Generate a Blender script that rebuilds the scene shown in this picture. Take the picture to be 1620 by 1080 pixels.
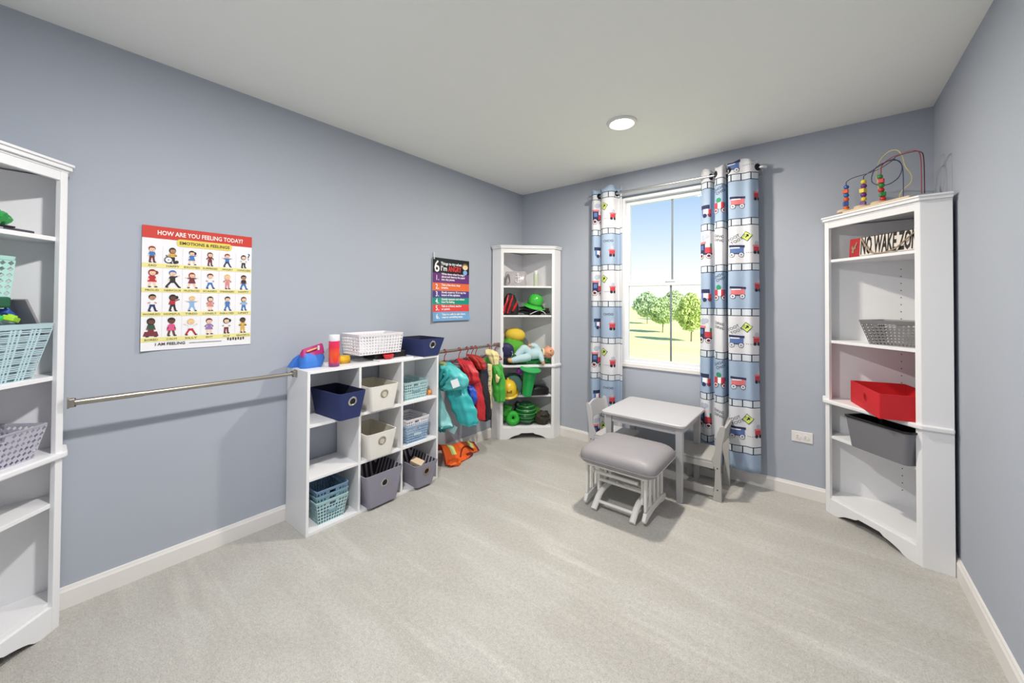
import bpy, bmesh, math, random
from mathutils import Vector, Matrix, Euler, noise
random.seed(7)
for o in list(bpy.data.objects): bpy.data.objects.remove(o)
scene = bpy.context.scene
C = scene.collection

# ------------------------------------------------------------------ camera
RW, RL, RH, RF = 2.99, 3.24, 2.44, -0.43           # room: x 0..RW, y RF..RL, z 0..RH
def set_camera():
    f, yaw, pitch, roll, cy = 605.457, 0.678964, 0.012369, 0.0055655, 471.19
    F = Vector((-math.sin(yaw)*math.cos(pitch), math.cos(yaw)*math.cos(pitch), math.sin(pitch)))
    R = Vector((math.cos(yaw), math.sin(yaw), 0)); U = R.cross(F)
    c, s = math.cos(roll), math.sin(roll)
    R, U = c*R + s*U, -s*R + c*U
    cam = bpy.data.cameras.new('camera'); co = bpy.data.objects.new('camera', cam); C.objects.link(co)
    m = Matrix((R, U, -F)).transposed().to_4x4(); m.translation = (2.4794, 0, 1.2909)
    co.matrix_world = m
    cam.sensor_fit = 'HORIZONTAL'; cam.sensor_width = 36; cam.lens = f/1620*36
    cam.shift_y = -(540-cy)/1620; cam.clip_start = 0.02; cam.clip_end = 600
    scene.camera = co
set_camera()

# ------------------------------------------------------------------ sky, sun, exposure
def srgb(c):
    return tuple((x/255/12.92 if x/255 <= .04045 else ((x/255+.055)/1.055)**2.4) for x in c)
w = bpy.data.worlds.new('sky'); scene.world = w; w.use_nodes = True
nt = w.node_tree; nt.nodes.clear()
out = nt.nodes.new('ShaderNodeOutputWorld'); bg = nt.nodes.new('ShaderNodeBackground')
tc = nt.nodes.new('ShaderNodeTexCoord'); sep = nt.nodes.new('ShaderNodeSeparateXYZ'); ramp = nt.nodes.new('ShaderNodeValToRGB')
nt.links.new(tc.outputs['Generated'], sep.inputs[0]); nt.links.new(sep.outputs['Z'], ramp.inputs[0])
nt.links.new(ramp.outputs[0], bg.inputs[0]); nt.links.new(bg.outputs[0], out.inputs[0])
cr = ramp.color_ramp
cr.elements[0].position = 0.0; cr.elements[0].color = (1, 1, 1, 1)
cr.elements[1].position = 1.0; cr.elements[1].color = (.13, .30, .68, 1)
for p_, c_ in ((.07, (.98, .995, 1)), (.17, (.66, .80, .97)), (.30, (.32, .52, .86))):
    e = cr.elements.new(p_); e.color = (*c_, 1)
bg.inputs[1].default_value = 1.0
sun = bpy.data.lights.new('sun', 'SUN'); sun.energy = 7.2; sun.angle = .01; sun.color = (1, .96, .88)
so = bpy.data.objects.new('sun', sun); C.objects.link(so)
so.rotation_euler = Vector((.8, -.25, .62)).to_track_quat('Z', 'Y').to_euler()
vs = scene.view_settings
vs.view_transform = 'Standard'; vs.look = 'None'; vs.gamma = 1; vs.use_curve_mapping = False; vs.exposure = 0.16
LAMP_POWER = 34.0

# ------------------------------------------------------------------ materials
MATS = {}
def M(name, col, rough=.6, metal=0.0, var=.05, vscale=12.0, bump=0.0, bscale=200.0, alpha=None, trans=0.0, emit=0.0, coat=0.0, spec=.5):
    if name in MATS: return MATS[name]
    m = bpy.data.materials.new(name); m.use_nodes = True; t = m.node_tree; N = t.nodes; L = t.links
    b = N['Principled BSDF']; c = srgb(col)
    co = N.new('ShaderNodeTexCoord'); nz = N.new('ShaderNodeTexNoise'); nz.inputs['Scale'].default_value = vscale
    nz.inputs['Detail'].default_value = 3
    L.new(co.outputs['Object'], nz.inputs['Vector'])
    mx = N.new('ShaderNodeMix'); mx.data_type = 'RGBA'
    mx.inputs[6].default_value = (*[x*(1-var) for x in c], 1); mx.inputs[7].default_value = (*[min(1, x*(1+var)) for x in c], 1)
    L.new(nz.outputs['Fac'], mx.inputs[0]); L.new(mx.outputs[2], b.inputs['Base Color'])
    b.inputs['Roughness'].default_value = rough; b.inputs['Metallic'].default_value = metal
    b.inputs['Specular IOR Level'].default_value = spec
    if coat: b.inputs['Coat Weight'].default_value = coat
    if alpha is not None: b.inputs['Alpha'].default_value = alpha
    if trans: b.inputs['Transmission Weight'].default_value = trans
    if emit:
        b.inputs['Emission Color'].default_value = (*c, 1); b.inputs['Emission Strength'].default_value = emit
    if bump:
        n2 = N.new('ShaderNodeTexNoise'); n2.inputs['Scale'].default_value = bscale; n2.inputs['Detail'].default_value = 4
        L.new(co.outputs['Object'], n2.inputs['Vector'])
        bp = N.new('ShaderNodeBump'); bp.inputs['Strength'].default_value = bump; bp.inputs['Distance'].default_value = .004
        L.new(n2.outputs['Fac'], bp.inputs['Height']); L.new(bp.outputs[0], b.inputs['Normal'])
    MATS[name] = m; return m

WALL = M('wall_paint', (174, 180, 191), .75, var=.015, vscale=3, bump=.06, bscale=350, spec=.25)
CEIL = M('ceiling_paint', (246, 246, 242), .9, var=.01, bump=.08, bscale=300, spec=.2)
TRIM = M('trim_white', (232, 229, 226), .4, var=.01)
WHITE = M('white_laminate', (238, 238, 240), .38, var=.012, vscale=5)
VINYL = M('window_vinyl', (236, 238, 242), .35, var=.01)
STEEL = M('brushed_nickel', (176, 170, 158), .32, metal=1, var=.06, vscale=60)
DARK = M('near_black', (22, 20, 24), .8)  # plain near-black colour for screws, slots, latch, string and grommet holes

def carpet_material():
    m = bpy.data.materials.new('carpet'); m.use_nodes = True; t = m.node_tree; N = t.nodes; L = t.links
    b = N['Principled BSDF']; b.inputs['Roughness'].default_value = .95; b.inputs['Specular IOR Level'].default_value = .1
    b.inputs['Sheen Weight'].default_value = .25
    co = N.new('ShaderNodeTexCoord')
    mp = N.new('ShaderNodeMapping'); mp.inputs['Rotation'].default_value = (0, 0, .7); mp.inputs['Scale'].default_value = (1, 2.3, 1)
    L.new(co.outputs['Object'], mp.inputs[0])
    a = N.new('ShaderNodeTexNoise'); a.inputs['Scale'].default_value = 1.9; a.inputs['Detail'].default_value = 3; a.inputs['Distortion'].default_value = .5
    L.new(mp.outputs[0], a.inputs['Vector'])
    r1 = N.new('ShaderNodeValToRGB'); r1.color_ramp.elements[0].position = .42; r1.color_ramp.elements[1].position = .6
    r1.color_ramp.elements[0].color = (*srgb((203, 199, 192)), 1); r1.color_ramp.elements[1].color = (*srgb((211, 208, 202)), 1)
    L.new(a.outputs['Fac'], r1.inputs[0])
    f = N.new('ShaderNodeTexNoise'); f.inputs['Scale'].default_value = 190; f.inputs['Detail'].default_value = 2
    L.new(co.outputs['Object'], f.inputs['Vector'])
    r2 = N.new('ShaderNodeValToRGB'); r2.color_ramp.elements[0].position = .3; r2.color_ramp.elements[1].position = .7
    r2.color_ramp.elements[0].color = (.72, .72, .72, 1); r2.color_ramp.elements[1].color = (1.0, 1.0, 1.0, 1)
    L.new(f.outputs['Fac'], r2.inputs[0])
    mx = N.new('ShaderNodeMix'); mx.data_type = 'RGBA'; mx.blend_type = 'MULTIPLY'; mx.inputs[0].default_value = .8
    L.new(r1.outputs[0], mx.inputs[6]); L.new(r2.outputs[0], mx.inputs[7]); L.new(mx.outputs[2], b.inputs['Base Color'])
    g_ = N.new('ShaderNodeTexNoise'); g_.inputs['Scale'].default_value = 62; g_.inputs['Detail'].default_value = 3; g_.inputs['Roughness'].default_value = .7
    L.new(co.outputs['Object'], g_.inputs['Vector'])
    r3 = N.new('ShaderNodeValToRGB'); r3.color_ramp.elements[0].position = .36; r3.color_ramp.elements[1].position = .62
    r3.color_ramp.elements[0].color = (.86, .86, .86, 1); r3.color_ramp.elements[1].color = (1, 1, 1, 1); L.new(g_.outputs['Fac'], r3.inputs[0])
    mx2 = N.new('ShaderNodeMix'); mx2.data_type = 'RGBA'; mx2.blend_type = 'MULTIPLY'; mx2.inputs[0].default_value = 1
    L.new(mx.outputs[2], mx2.inputs[6]); L.new(r3.outputs[0], mx2.inputs[7]); L.new(mx2.outputs[2], b.inputs['Base Color'])
    last = mx2.outputs[2]
    for rot, off_ in ((.95, 0.0), (-.35, 7.3), (1.5, 3.1)):
        m2 = N.new('ShaderNodeMapping'); m2.inputs['Rotation'].default_value = (0, 0, rot); m2.inputs['Scale'].default_value = (1.1, 11, 1); m2.inputs['Location'].default_value = (off_, off_, 0)
        L.new(co.outputs['Object'], m2.inputs[0])
        st = N.new('ShaderNodeTexNoise'); st.inputs['Scale'].default_value = 1.0; st.inputs['Detail'].default_value = 2; L.new(m2.outputs[0], st.inputs['Vector'])
        rs = N.new('ShaderNodeValToRGB'); rs.color_ramp.elements[0].position = .60; rs.color_ramp.elements[1].position = .70
        rs.color_ramp.elements[0].color = (1, 1, 1, 1); rs.color_ramp.elements[1].color = (1.09, 1.09, 1.09, 1); L.new(st.outputs['Fac'], rs.inputs[0])
        m3 = N.new('ShaderNodeMix'); m3.data_type = 'RGBA'; m3.blend_type = 'MULTIPLY'; m3.inputs[0].default_value = 1
        L.new(last, m3.inputs[6]); L.new(rs.outputs[0], m3.inputs[7]); last = m3.outputs[2]
    L.new(last, b.inputs['Base Color'])
    bp = N.new('ShaderNodeBump'); bp.inputs['Strength'].default_value = .8; bp.inputs['Distance'].default_value = .008
    ad = N.new('ShaderNodeMath'); ad.operation = 'MULTIPLY_ADD'; ad.inputs[1].default_value = .35
    L.new(a.outputs['Fac'], ad.inputs[0]); L.new(f.outputs['Fac'], ad.inputs[2])
    L.new(ad.outputs[0], bp.inputs['Height']); L.new(bp.outputs[0], b.inputs['Normal'])
    return m
CARPET = carpet_material()

# ------------------------------------------------------------------ mesh helpers
PM = {}
class MB:
    def __init__(s): s.v = []; s.f = []; s.mi = []
    def add(s, vs_, fs, m=0):
        n = len(s.v); s.v += [Vector(v) for v in vs_]
        for f in fs: s.f.append([i+n for i in f]); s.mi.append(m)
        return s
    def box(s, c, d, rz=0.0, m=0, mat=None):
        X = mat if mat is not None else Matrix.Rotation(rz, 3, 'Z')
        vs_ = [Vector(c) + X @ Vector((a*d[0]/2, b*d[1]/2, e*d[2]/2)) for e in (-1, 1) for a, b in ((-1, -1), (1, -1), (1, 1), (-1, 1))]
        return s.add(vs_, [(3, 2, 1, 0), (4, 5, 6, 7), (0, 1, 5, 4), (1, 2, 6, 5), (2, 3, 7, 6), (3, 0, 4, 7)], m)
    def bx(s, x0, x1, y0, y1, z0, z1, m=0):
        return s.box(((x0+x1)/2, (y0+y1)/2, (z0+z1)/2), (x1-x0, y1-y0, z1-z0), 0, m)
    def prism(s, poly, z0, z1, m=0, X=None):
        n = len(poly)
        vs_ = [Vector((p[0], p[1], z0)) for p in poly] + [Vector((p[0], p[1], z1)) for p in poly]
        if X is not None: vs_ = [X @ v for v in vs_]
        return s.add(vs_, [tuple(reversed(range(n))), tuple(range(n, 2*n))] + [(i, (i+1) % n, n+(i+1) % n, n+i) for i in range(n)], m)
    def loft(s, rings, cap0=True, cap1=True, m=0, closed=False):
        n = len(rings[0]); vs_ = [v for r in rings for v in r]; fs = []
        K = len(rings)
        for k in range(K if closed else K-1):
            a, b = k*n, ((k+1) % K)*n
            for i in range(n): fs.append((a+i, a+(i+1) % n, b+(i+1) % n, b+i))
        if not closed:
            if cap0: fs.append(tuple(reversed(range(n))))
            if cap1: fs.append(tuple((K-1)*n+i for i in range(n)))
        return s.add(vs_, fs, m)
    def tube(s, pts, r, n=8, m=0, closed=False, flat=1.0):
        pts = [Vector(p) for p in pts]; rings = []; K = len(pts); up = Vector((0, 0, 1))
        prev = None
        for i, p in enumerate(pts):
            if closed: d = pts[(i+1) % K]-pts[i-1]
            else: d = pts[min(i+1, K-1)]-pts[max(i-1, 0)]
            d.normalize()
            if prev is None:
                a = d.cross(up)
                if a.length < 1e-3: a = d.cross(Vector((1, 0, 0)))
            else: a = prev - d*prev.dot(d)
            a.normalize(); prev = a; b = d.cross(a)
            rr = r[i] if isinstance(r, (list, tuple)) else r
            rings.append([p + a*rr*math.cos(2*math.pi*k/n) + b*rr*flat*math.sin(2*math.pi*k/n) for k in range(n)])
        return s.loft(rings, True, True, m, closed)
    def lathe(s, prof, c=(0, 0, 0), n=24, m=0, X=None):
        rings = []
        for r, z in prof:
            ring = [Vector((max(r, 1e-4)*math.cos(2*math.pi*k/n), max(r, 1e-4)*math.sin(2*math.pi*k/n), z)) for k in range(n)]
            if X is not None: ring = [X @ v for v in ring]
            rings.append([Vector(c)+v for v in ring])
        return s.loft(rings, True, True, m)
    def ball(s, c, r, n=14, k=9, m=0, X=None, wob=0.0, ws=9.0, seed=0):
        if not isinstance(r, (tuple, list)): r = (r, r, r)
        rings = []
        for j in range(k+1):
            th = math.pi*(j/k-.5); ring = []
            for i in range(n):
                ph = 2*math.pi*i/n
                d = Vector((math.cos(th)*math.cos(ph), math.cos(th)*math.sin(ph), math.sin(th)))
                q = 1 + (wob*noise.noise(d*ws*.3+Vector((seed, seed*1.7, 0))) if wob else 0)
                v = Vector((d.x*r[0]*q, d.y*r[1]*q, d.z*r[2]*q))
                if abs(d.z) > .9999: v = Vector((1e-4*math.cos(ph), 1e-4*math.sin(ph), d.z*r[2]))
                if X is not None: v = X @ v
                ring.append(Vector(c)+v)
            rings.append(ring)
        return s.loft(rings, True, True, m)
    def build(s, name, mats, parent=None, smooth=False, bevel=0.0, local=False, angle=40, wrinkle=0.0, wscale=18.0, weld=False, solid=0.0):
        me = bpy.data.meshes.new(name)
        vs_ = s.v
        if wrinkle:
            vs_ = [v + Vector((noise.noise(v*wscale), noise.noise(v*wscale+Vector((7, 3, 1))), noise.noise(v*wscale+Vector((1, 9, 4)))))*wrinkle for v in vs_]
        me.from_pydata([tuple(v) for v in vs_], [], s.f)
        if not isinstance(mats, (list, tuple)): mats = [mats]
        for mt in mats: me.materials.append(mt)
        if len(mats) > 1: me.polygons.foreach_set('material_index', s.mi)
        o = bpy.data.objects.new(name, me); C.objects.link(o)
        if parent is not None:
            o.parent = parent
            if parent.name in PM:
                PM[o.name] = PM[parent.name]
                if not local: me.transform(PM[parent.name].inverted())
        if weld:
            bm = bmesh.new(); bm.from_mesh(me); bmesh.ops.remove_doubles(bm, verts=bm.verts, dist=1e-4)
            bm.to_mesh(me); bm.free()
        if solid:
            sm = o.modifiers.new('thickness', 'SOLIDIFY'); sm.thickness = solid; sm.offset = -1
        if smooth:
            me.shade_smooth(); me.set_sharp_from_angle(angle=math.radians(angle))
        if bevel:
            b = o.modifiers.new('bevel', 'BEVEL'); b.width = bevel; b.segments = 2; b.limit_method = 'ANGLE'; b.angle_limit = math.radians(40)
        me.update(); return o

def tag(o, label, cat, group=None):
    o['label'] = label; o['category'] = cat
    if group: o['group'] = group
    return o
def thing(name, label, cat, loc=(0, 0, 0), rz=0.0, group=None):
    o = bpy.data.objects.new(name, None); C.objects.link(o); o.empty_display_size = .05
    o.location = loc; o.rotation_euler = (0, 0, rz)
    PM[o.name] = Matrix.Translation(loc) @ Matrix.Rotation(rz, 4, 'Z')
    return tag(o, label, cat, group)
def struct(name, mb, mat, **k):
    o = mb.build(name, mat, **k); o['kind'] = 'structure'; return o
def rrect(hx, hy, r, n=4):
    pts = []
    for cx, cy, a0 in ((hx-r, hy-r, 0), (-hx+r, hy-r, 90), (-hx+r, -hy+r, 180), (hx-r, -hy+r, 270)):
        for k in range(n+1):
            a = math.radians(a0+90*k/n); pts.append((cx+r*math.cos(a), cy+r*math.sin(a)))
    return pts
def spline(pts, n=8, closed=False):
    P = [Vector(p) for p in pts]; out = []; K = len(P)
    for i in range(K if closed else K-1):
        if closed: a, b, c, d = P[i-1], P[i], P[(i+1) % K], P[(i+2) % K]
        else: a, b, c, d = P[max(i-1, 0)], P[i], P[i+1], P[min(i+2, K-1)]
        for k in range(n):
            t = k/n
            out.append(.5*((2*b) + (c-a)*t + (2*a-5*b+4*c-d)*t*t + (3*b-a-3*c+d)*t**3))
    if not closed: out.append(P[-1])
    return out
def text(mb, s_, size, fn, m=0, align='CENTER', width=None, bold=0.0):
    cu = bpy.data.curves.new('t', 'FONT'); cu.body = s_; cu.size = size; cu.align_x = align; cu.align_y = 'CENTER'
    cu.resolution_u = 2; cu.offset = bold
    o = bpy.data.objects.new('t', cu); C.objects.link(o)
    me = bpy.data.meshes.new_from_object(o)
    vs_ = [v.co.copy() for v in me.vertices]
    if width and vs_:
        x0 = min(v.x for v in vs_); x1 = max(v.x for v in vs_); k = width/max(x1-x0, 1e-6)
        for v in vs_: v.x *= k
    fs = [tuple(p.vertices) for p in me.polygons]
    bpy.data.objects.remove(o); bpy.data.curves.remove(cu); bpy.data.meshes.remove(me)
    mb.add([fn(v.x, v.y) for v in vs_], fs, m)
def frameXY(origin, rz, tilt=0.0):
    """matrix: local x along rz, local y away, z up"""
    return Matrix.Translation(origin) @ Matrix.Rotation(rz, 4, 'Z') @ Matrix.Rotation(tilt, 4, 'X')

# ------------------------------------------------------------------ room shell
WX0, WX1, WZ0, WZ1 = 1.115, 1.925, .765, 2.215      # window opening
T = .12
struct('floor', MB().bx(-T, RW+T, RF-T, RL+T, -.12, 0), CARPET)
struct('ceiling', MB().bx(-T, RW+T, RF-T, RL+T, RH, RH+.1), CEIL)
struct('wall_left', MB().bx(-T, 0, RF-T, RL+T, 0, RH), WALL)
struct('wall_right', MB().bx(RW, RW+T, RF-T, RL+T, 0, RH), WALL)
struct('wall_front', MB().bx(0, RW, RF-T, RF, 0, RH), WALL)
wb = MB()
wb.bx(0, WX0, RL, RL+T, 0, RH); wb.bx(WX1, RW, RL, RL+T, 0, RH); wb.bx(WX0, WX1, RL, RL+T, 0, WZ0); wb.bx(WX0, WX1, RL, RL+T, WZ1, RH)
struct('wall_back', wb, WALL)
BH, BT = .088, .014
def baseboard(name, x0, x1, y0, y1, side):
    mb = MB()
    prof = [(0, 0), (BT, 0), (BT, BH-.018), (BT-.004, BH-.010), (BT-.006, BH-.002), (0, BH)]
    ring = lambda s_: [Vector(s_(d, z)) for d, z in prof]
    if side == 'left': r = [ring(lambda d, z: (d, y0, z)), ring(lambda d, z: (d, y1, z))]
    if side == 'right': r = [ring(lambda d, z: (RW-d, y0, z)), ring(lambda d, z: (RW-d, y1, z))]
    if side == 'back': r = [ring(lambda d, z: (x0, RL-d, z)), ring(lambda d, z: (x1, RL-d, z))]
    if side == 'front': r = [ring(lambda d, z: (x0, RF+d, z)), ring(lambda d, z: (x1, RF+d, z))]
    mb.loft(r); struct(name, mb, TRIM)
baseboard('baseboard_left', 0, 0, RF, RL, 'left'); baseboard('baseboard_right', 0, 0, RF, RL, 'right')
baseboard('baseboard_back', BT, RW-BT, 0, 0, 'back'); baseboard('baseboard_front', BT, RW-BT, 0, 0, 'front')

# ------------------------------------------------------------------ window
def glass_material():
    m = bpy.data.materials.new('window_glass'); m.use_nodes = True; t = m.node_tree; N = t.nodes; L = t.links
    N.clear(); o = N.new('ShaderNodeOutputMaterial'); tr = N.new('ShaderNodeBsdfTransparent'); gl = N.new('ShaderNodeBsdfGlossy')
    gl.inputs['Roughness'].default_value = .02; tr.inputs[0].default_value = (.97, .985, .98, 1)
    mx = N.new('ShaderNodeMixShader'); fr = N.new('ShaderNodeFresnel'); fr.inputs[0].default_value = 1.08
    L.new(fr.outputs[0], mx.inputs[0]); L.new(tr.outputs[0], mx.inputs[1]); L.new(gl.outputs[0], mx.inputs[2]); L.new(mx.outputs[0], o.inputs[0])
    return m
GLASS = glass_material()
GRILLE = M('grille_grey', (128, 132, 140), .4, var=.02)
win = bpy.data.objects.new('window_1', None); C.objects.link(win); win.location = (1.52, RL, WZ0); win['kind'] = 'structure'
win['label'] = 'white single-hung window above the small table, lawn and trees outside'
PM[win.name] = Matrix.Translation((1.52, RL, WZ0))
def frame_ring(mb, x0, x1, z0, z1, wd, y0, y1, wb_=None, wt=None):
    wb_ = wb_ or wd; wt = wt or wd
    mb.bx(x0, x0+wd, y0, y1, z0, z1); mb.bx(x1-wd, x1, y0, y1, z0, z1)
    mb.bx(x0+wd, x1-wd, y0, y1, z0, z0+wb_); mb.bx(x0+wd, x1-wd, y0, y1, z1-wt, z1)
mb = MB(); frame_ring(mb, WX0-.004, WX1+.004, WZ0-.004, WZ1+.004, .026, RL-.004, RL+.09); mb.build('outer_frame', VINYL, win, bevel=.003)
ZM = 1.465
mb = MB(); frame_ring(mb, WX0+.022, WX1-.022, ZM-.025, WZ1-.018, .03, RL+.045, RL+.075, .035, .04); mb.build('upper_sash', VINYL, win, bevel=.003)
mb = MB(); frame_ring(mb, WX0+.020, WX1-.020, WZ0+.018, ZM+.022, .034, RL+.008, RL+.04, .034, .046); mb.build('lower_sash', VINYL, win, bevel=.003)
MB().bx(WX0+.05, WX1-.05, RL+.058, RL+.062, ZM, WZ1-.05).build('glass_pane', GLASS, win)
MB().bx(WX0+.05, WX1-.05, RL+.022, RL+.026, WZ0+.045, ZM-.01).build('glass_pane', GLASS, win)
MB().bx(1.513, 1.527, RL+.063, RL+.070, ZM, WZ1-.05).build('grille_bar', GRILLE, win)
MB().bx(1.513, 1.527, RL+.027, RL+.034, WZ0+.045, ZM-.01).build('grille_bar', GRILLE, win)
MB().bx(1.48, 1.56, RL+.0, RL+.012, ZM+.006, ZM+.02).build('sash_lock', VINYL, win, bevel=.002)
MB().bx(WX0-.004, WX1+.004, RL-.012, RL+.01, WZ0-.026, WZ0+.004).build('window_sill', TRIM, win, bevel=.003)

# ------------------------------------------------------------------ ceiling lights
LENS = M('lamp_lens', (255, 250, 240), .4, emit=14)
def ceiling_light(x, y, label, tint):
    t = thing('ceiling_light', label, 'ceiling light', (x, y, RH), group='recessed ceiling lights')
    MB().lathe([(.066, -.004), (.070, -.012), (.078, -.016), (.090, -.012), (.094, -.003), (.094, 0), (.066, 0)], n=40).build('trim_ring', TRIM, t, smooth=True, local=True)
    MB().lathe([(0, -.007), (.064, -.007), (.066, -.004), (.066, -.001), (0, -.001)], n=32).build('lens', LENS, t, local=True)
    l = bpy.data.lights.new('lamp', 'AREA'); l.shape = 'DISK'; l.size = .13; l.energy = LAMP_POWER; l.color = tint; l.spread = math.pi
    lo = bpy.data.objects.new('lamp', l); C.objects.link(lo); lo.location = (0, 0, -.018); lo.parent = t
ceiling_light(1.50, 2.315, 'round white recessed ceiling light, switched on, in front of the window', (1, .925, .81))
ceiling_light(1.50, .47, 'round white recessed ceiling light on the ceiling nearest the camera', (1.0, .985, .965))

# ------------------------------------------------------------------ corner shelf units
HOLE = M('peg_hole', (60, 58, 62), .9)
def corner_unit(label, corner, rz, shelves, peg=False):
    """corner at origin, walls along +x and +y, diagonal front"""
    t = thing('corner_shelf', label, 'shelf', (corner[0], corner[1], 0), rz, 'white corner shelf units')
    a, b, g, H = .49, .125, .016, 1.835
    def pent(off, g_=g, ea=0.0):
        k = off*math.tan(math.radians(22.5))
        A, B = a+ea, b
        return [(g_, g_), (A, g_), (A, B+k), (B+k, A), (g_, A)]
    L = dict(parent=t, local=True, bevel=.0015)
    MB().bx(g, a-.016, g, g+.008, 0, H-.04).build('back_panel', WHITE, **L)
    MB().bx(g, g+.008, g+.008, a-.016, 0, H-.04).build('back_panel', WHITE, **L)
    MB().bx(a-.016, a, g, b, 0, H-.03).build('side_panel', WHITE, **L)
    MB().bx(g, b, a-.016, a, 0, H-.03).build('side_panel', WHITE, **L)
    s2 = math.sqrt(.5); D = Vector((-s2, s2, 0)); Nn = Vector((s2, s2, 0))
    p0 = Vector((a, b, 0)); p1 = Vector((b, a, 0)); ln = (p1-p0).length
    X = Matrix((D, -Nn, Vector((0, 0, 1)))).transposed()
    def diag(s0, s1, d0, d1, z0, z1, name, **kw):
        c = p0 + D*(s0+s1)/2 - Nn*(d0+d1)/2 + Vector((0, 0, (z0+z1)/2))
        mb_ = MB().box(c, (s1-s0, d1-d0, z1-z0), mat=X); return mb_.build(name, WHITE, **L)
    diag(0, .026, 0, .018, 0, H-.03, 'stile'); diag(ln-.026, ln, 0, .018, 0, H-.03, 'stile')
    diag(.026, ln-.026, .002, .018, H-.07, H-.03, 'top_rail')
    # crown: three stepped layers
    mb_ = MB()
    def off(e): # pentagon pushed outwards by e on the free sides
        k = e*math.tan(math.radians(22.5))
        return [(g, g), (a+e, g), (a+e, b+k), (b+k, a+e), (g, a+e)]
    mb_.prism(off(.002), H-.034, H-.026); mb_.prism(off(.012), H-.026, H-.010); mb_.prism(off(.018), H-.010, H)
    mb_.build('crown_top', WHITE, **L)
    for z, kind in shelves:
        if kind == 'ledge':
            mb_ = MB(); mb_.prism(off(.014), z-.024, z); mb_.build('ledge_shelf', WHITE, t, local=True, bevel=.006)
        else:
            i = .0165
            poly = [(g+.008, g+.008), (a-i, g+.008), (a-i, b-.004), (b-.004, a-i), (g+.008, a-i)]
            mb_ = MB(); mb_.prism(poly, z-.017, z); mb_.build('shelf', WHITE, **L)
    # arched base rail on the diagonal
    zt = shelves[-1][0]-.017
    w0, w1 = .026, ln-.026; n = 24; vs_ = []
    pts_b = []
    for k in range(n+1):
        s = w0+(w1-w0)*k/n; q = (s-w0)/(w1-w0)
        if .12 < q < .88:
            e = (q-.12)/.76
            z = .050*min(1, math.sin(math.pi*e)**.6*1.0)
            if .30 < e < .70: z = .056
        else: z = 0
        pts_b.append((s, z))
    front = [p0 + D*s - Nn*.001 + Vector((0, 0, z)) for s, z in pts_b]; ftop = [p0 + D*s - Nn*.001 + Vector((0, 0, zt)) for s, z in pts_b]
    back = [v - Nn*.016 for v in front]; btop = [v - Nn*.016 for v in ftop]
    k = n+1; fs = []
    for i in range(n):
        fs += [(i, i+1, k+i+1, k+i), (2*k+i+1, 2*k+i, 3*k+i, 3*k+i+1), (i+1, i, 2*k+i, 2*k+i+1), (k+i, k+i+1, 3*k+i+1, 3*k+i)]
    mb_ = MB().add(front+ftop+back+btop, fs); mb_.build('base_rail', WHITE, t, local=True)
    if peg:
        mb_ = MB()
        for k2 in range(36):
            z = .2+k2*.042
            if all(abs(z-zz) > .03 for zz, _ in shelves): mb_.box((.14, g+.0085, z), (.005, .001, .005))
        mb_.build('peg_holes', HOLE, t, local=True)['kind'] = 'stuff'
    return t
corner_unit('white corner shelf in the far left corner beside the window, full of costumes and toys', (0, RL), -math.pi/2,
            [(1.452, 's'), (1.172, 's'), (.702, 'ledge'), (.411, 's'), (.122, 's')])
corner_unit('white corner shelf by the right wall with the bead maze on top', (RW, RL), math.pi,
            [(1.570, 's'), (1.068, 's'), (.700, 'ledge'), (.478, 's'), (.106, 's')], peg=True)
corner_unit('white corner shelf at the left edge of the picture, cut off by the frame', (0, RF+.01), 0,
            [(1.540, 's'), (.993, 's'), (.690, 'ledge'), (.496, 's'), (.112, 's')])

# ------------------------------------------------------------------ nine-cube organizer
CY0, CY1, CXD, CZ = .935, 1.86, .287, .905
def cubby():
    t = thing('cube_organizer', 'white nine-cube organizer against the left wall, filled with storage bins', 'shelf', (0, CY0, 0))
    p = .0155; x0 = .017
    L = dict(parent=t, bevel=.0012)
    MB().bx(x0, CXD, CY0, CY0+p, 0, CZ-p).build('side_panel', WHITE, **L)
    MB().bx(x0, CXD, CY1-p, CY1, 0, CZ-p).build('side_panel', WHITE, **L)
    MB().bx(x0, CXD, CY0, CY1, CZ-p, CZ).build('top_panel', WHITE, **L)
    MB().bx(x0, CXD, CY0+p, CY1-p, 0, .018).build('bottom_panel', WHITE, **L)
    W = (CY1-CY0-4*p)/3; ys = [CY0+p+k*(W+p) for k in range(3)]
    zs = [.018, .312, .608]; ztop = [.2965, .5925, CZ-p]
    for k in (1, 2): MB().bx(x0, CXD-.001, ys[k]-p, ys[k], .018, CZ-p).build('divider', WHITE, **L)
    for c in range(3):
        for z in zs[1:]: MB().bx(x0, CXD-.001, ys[c], ys[c]+W, z-p, z).build('shelf', WHITE, **L)
    for r, c in ((0, 0), (0, 2), (1, 1), (2, 0), (2, 2)):
        MB().bx(x0, x0+.004, ys[c], ys[c]+W, zs[r], ztop[r]).build('back_panel', WHITE, parent=t)
    return ys, W, zs
cys, CW, czs = cubby()

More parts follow.
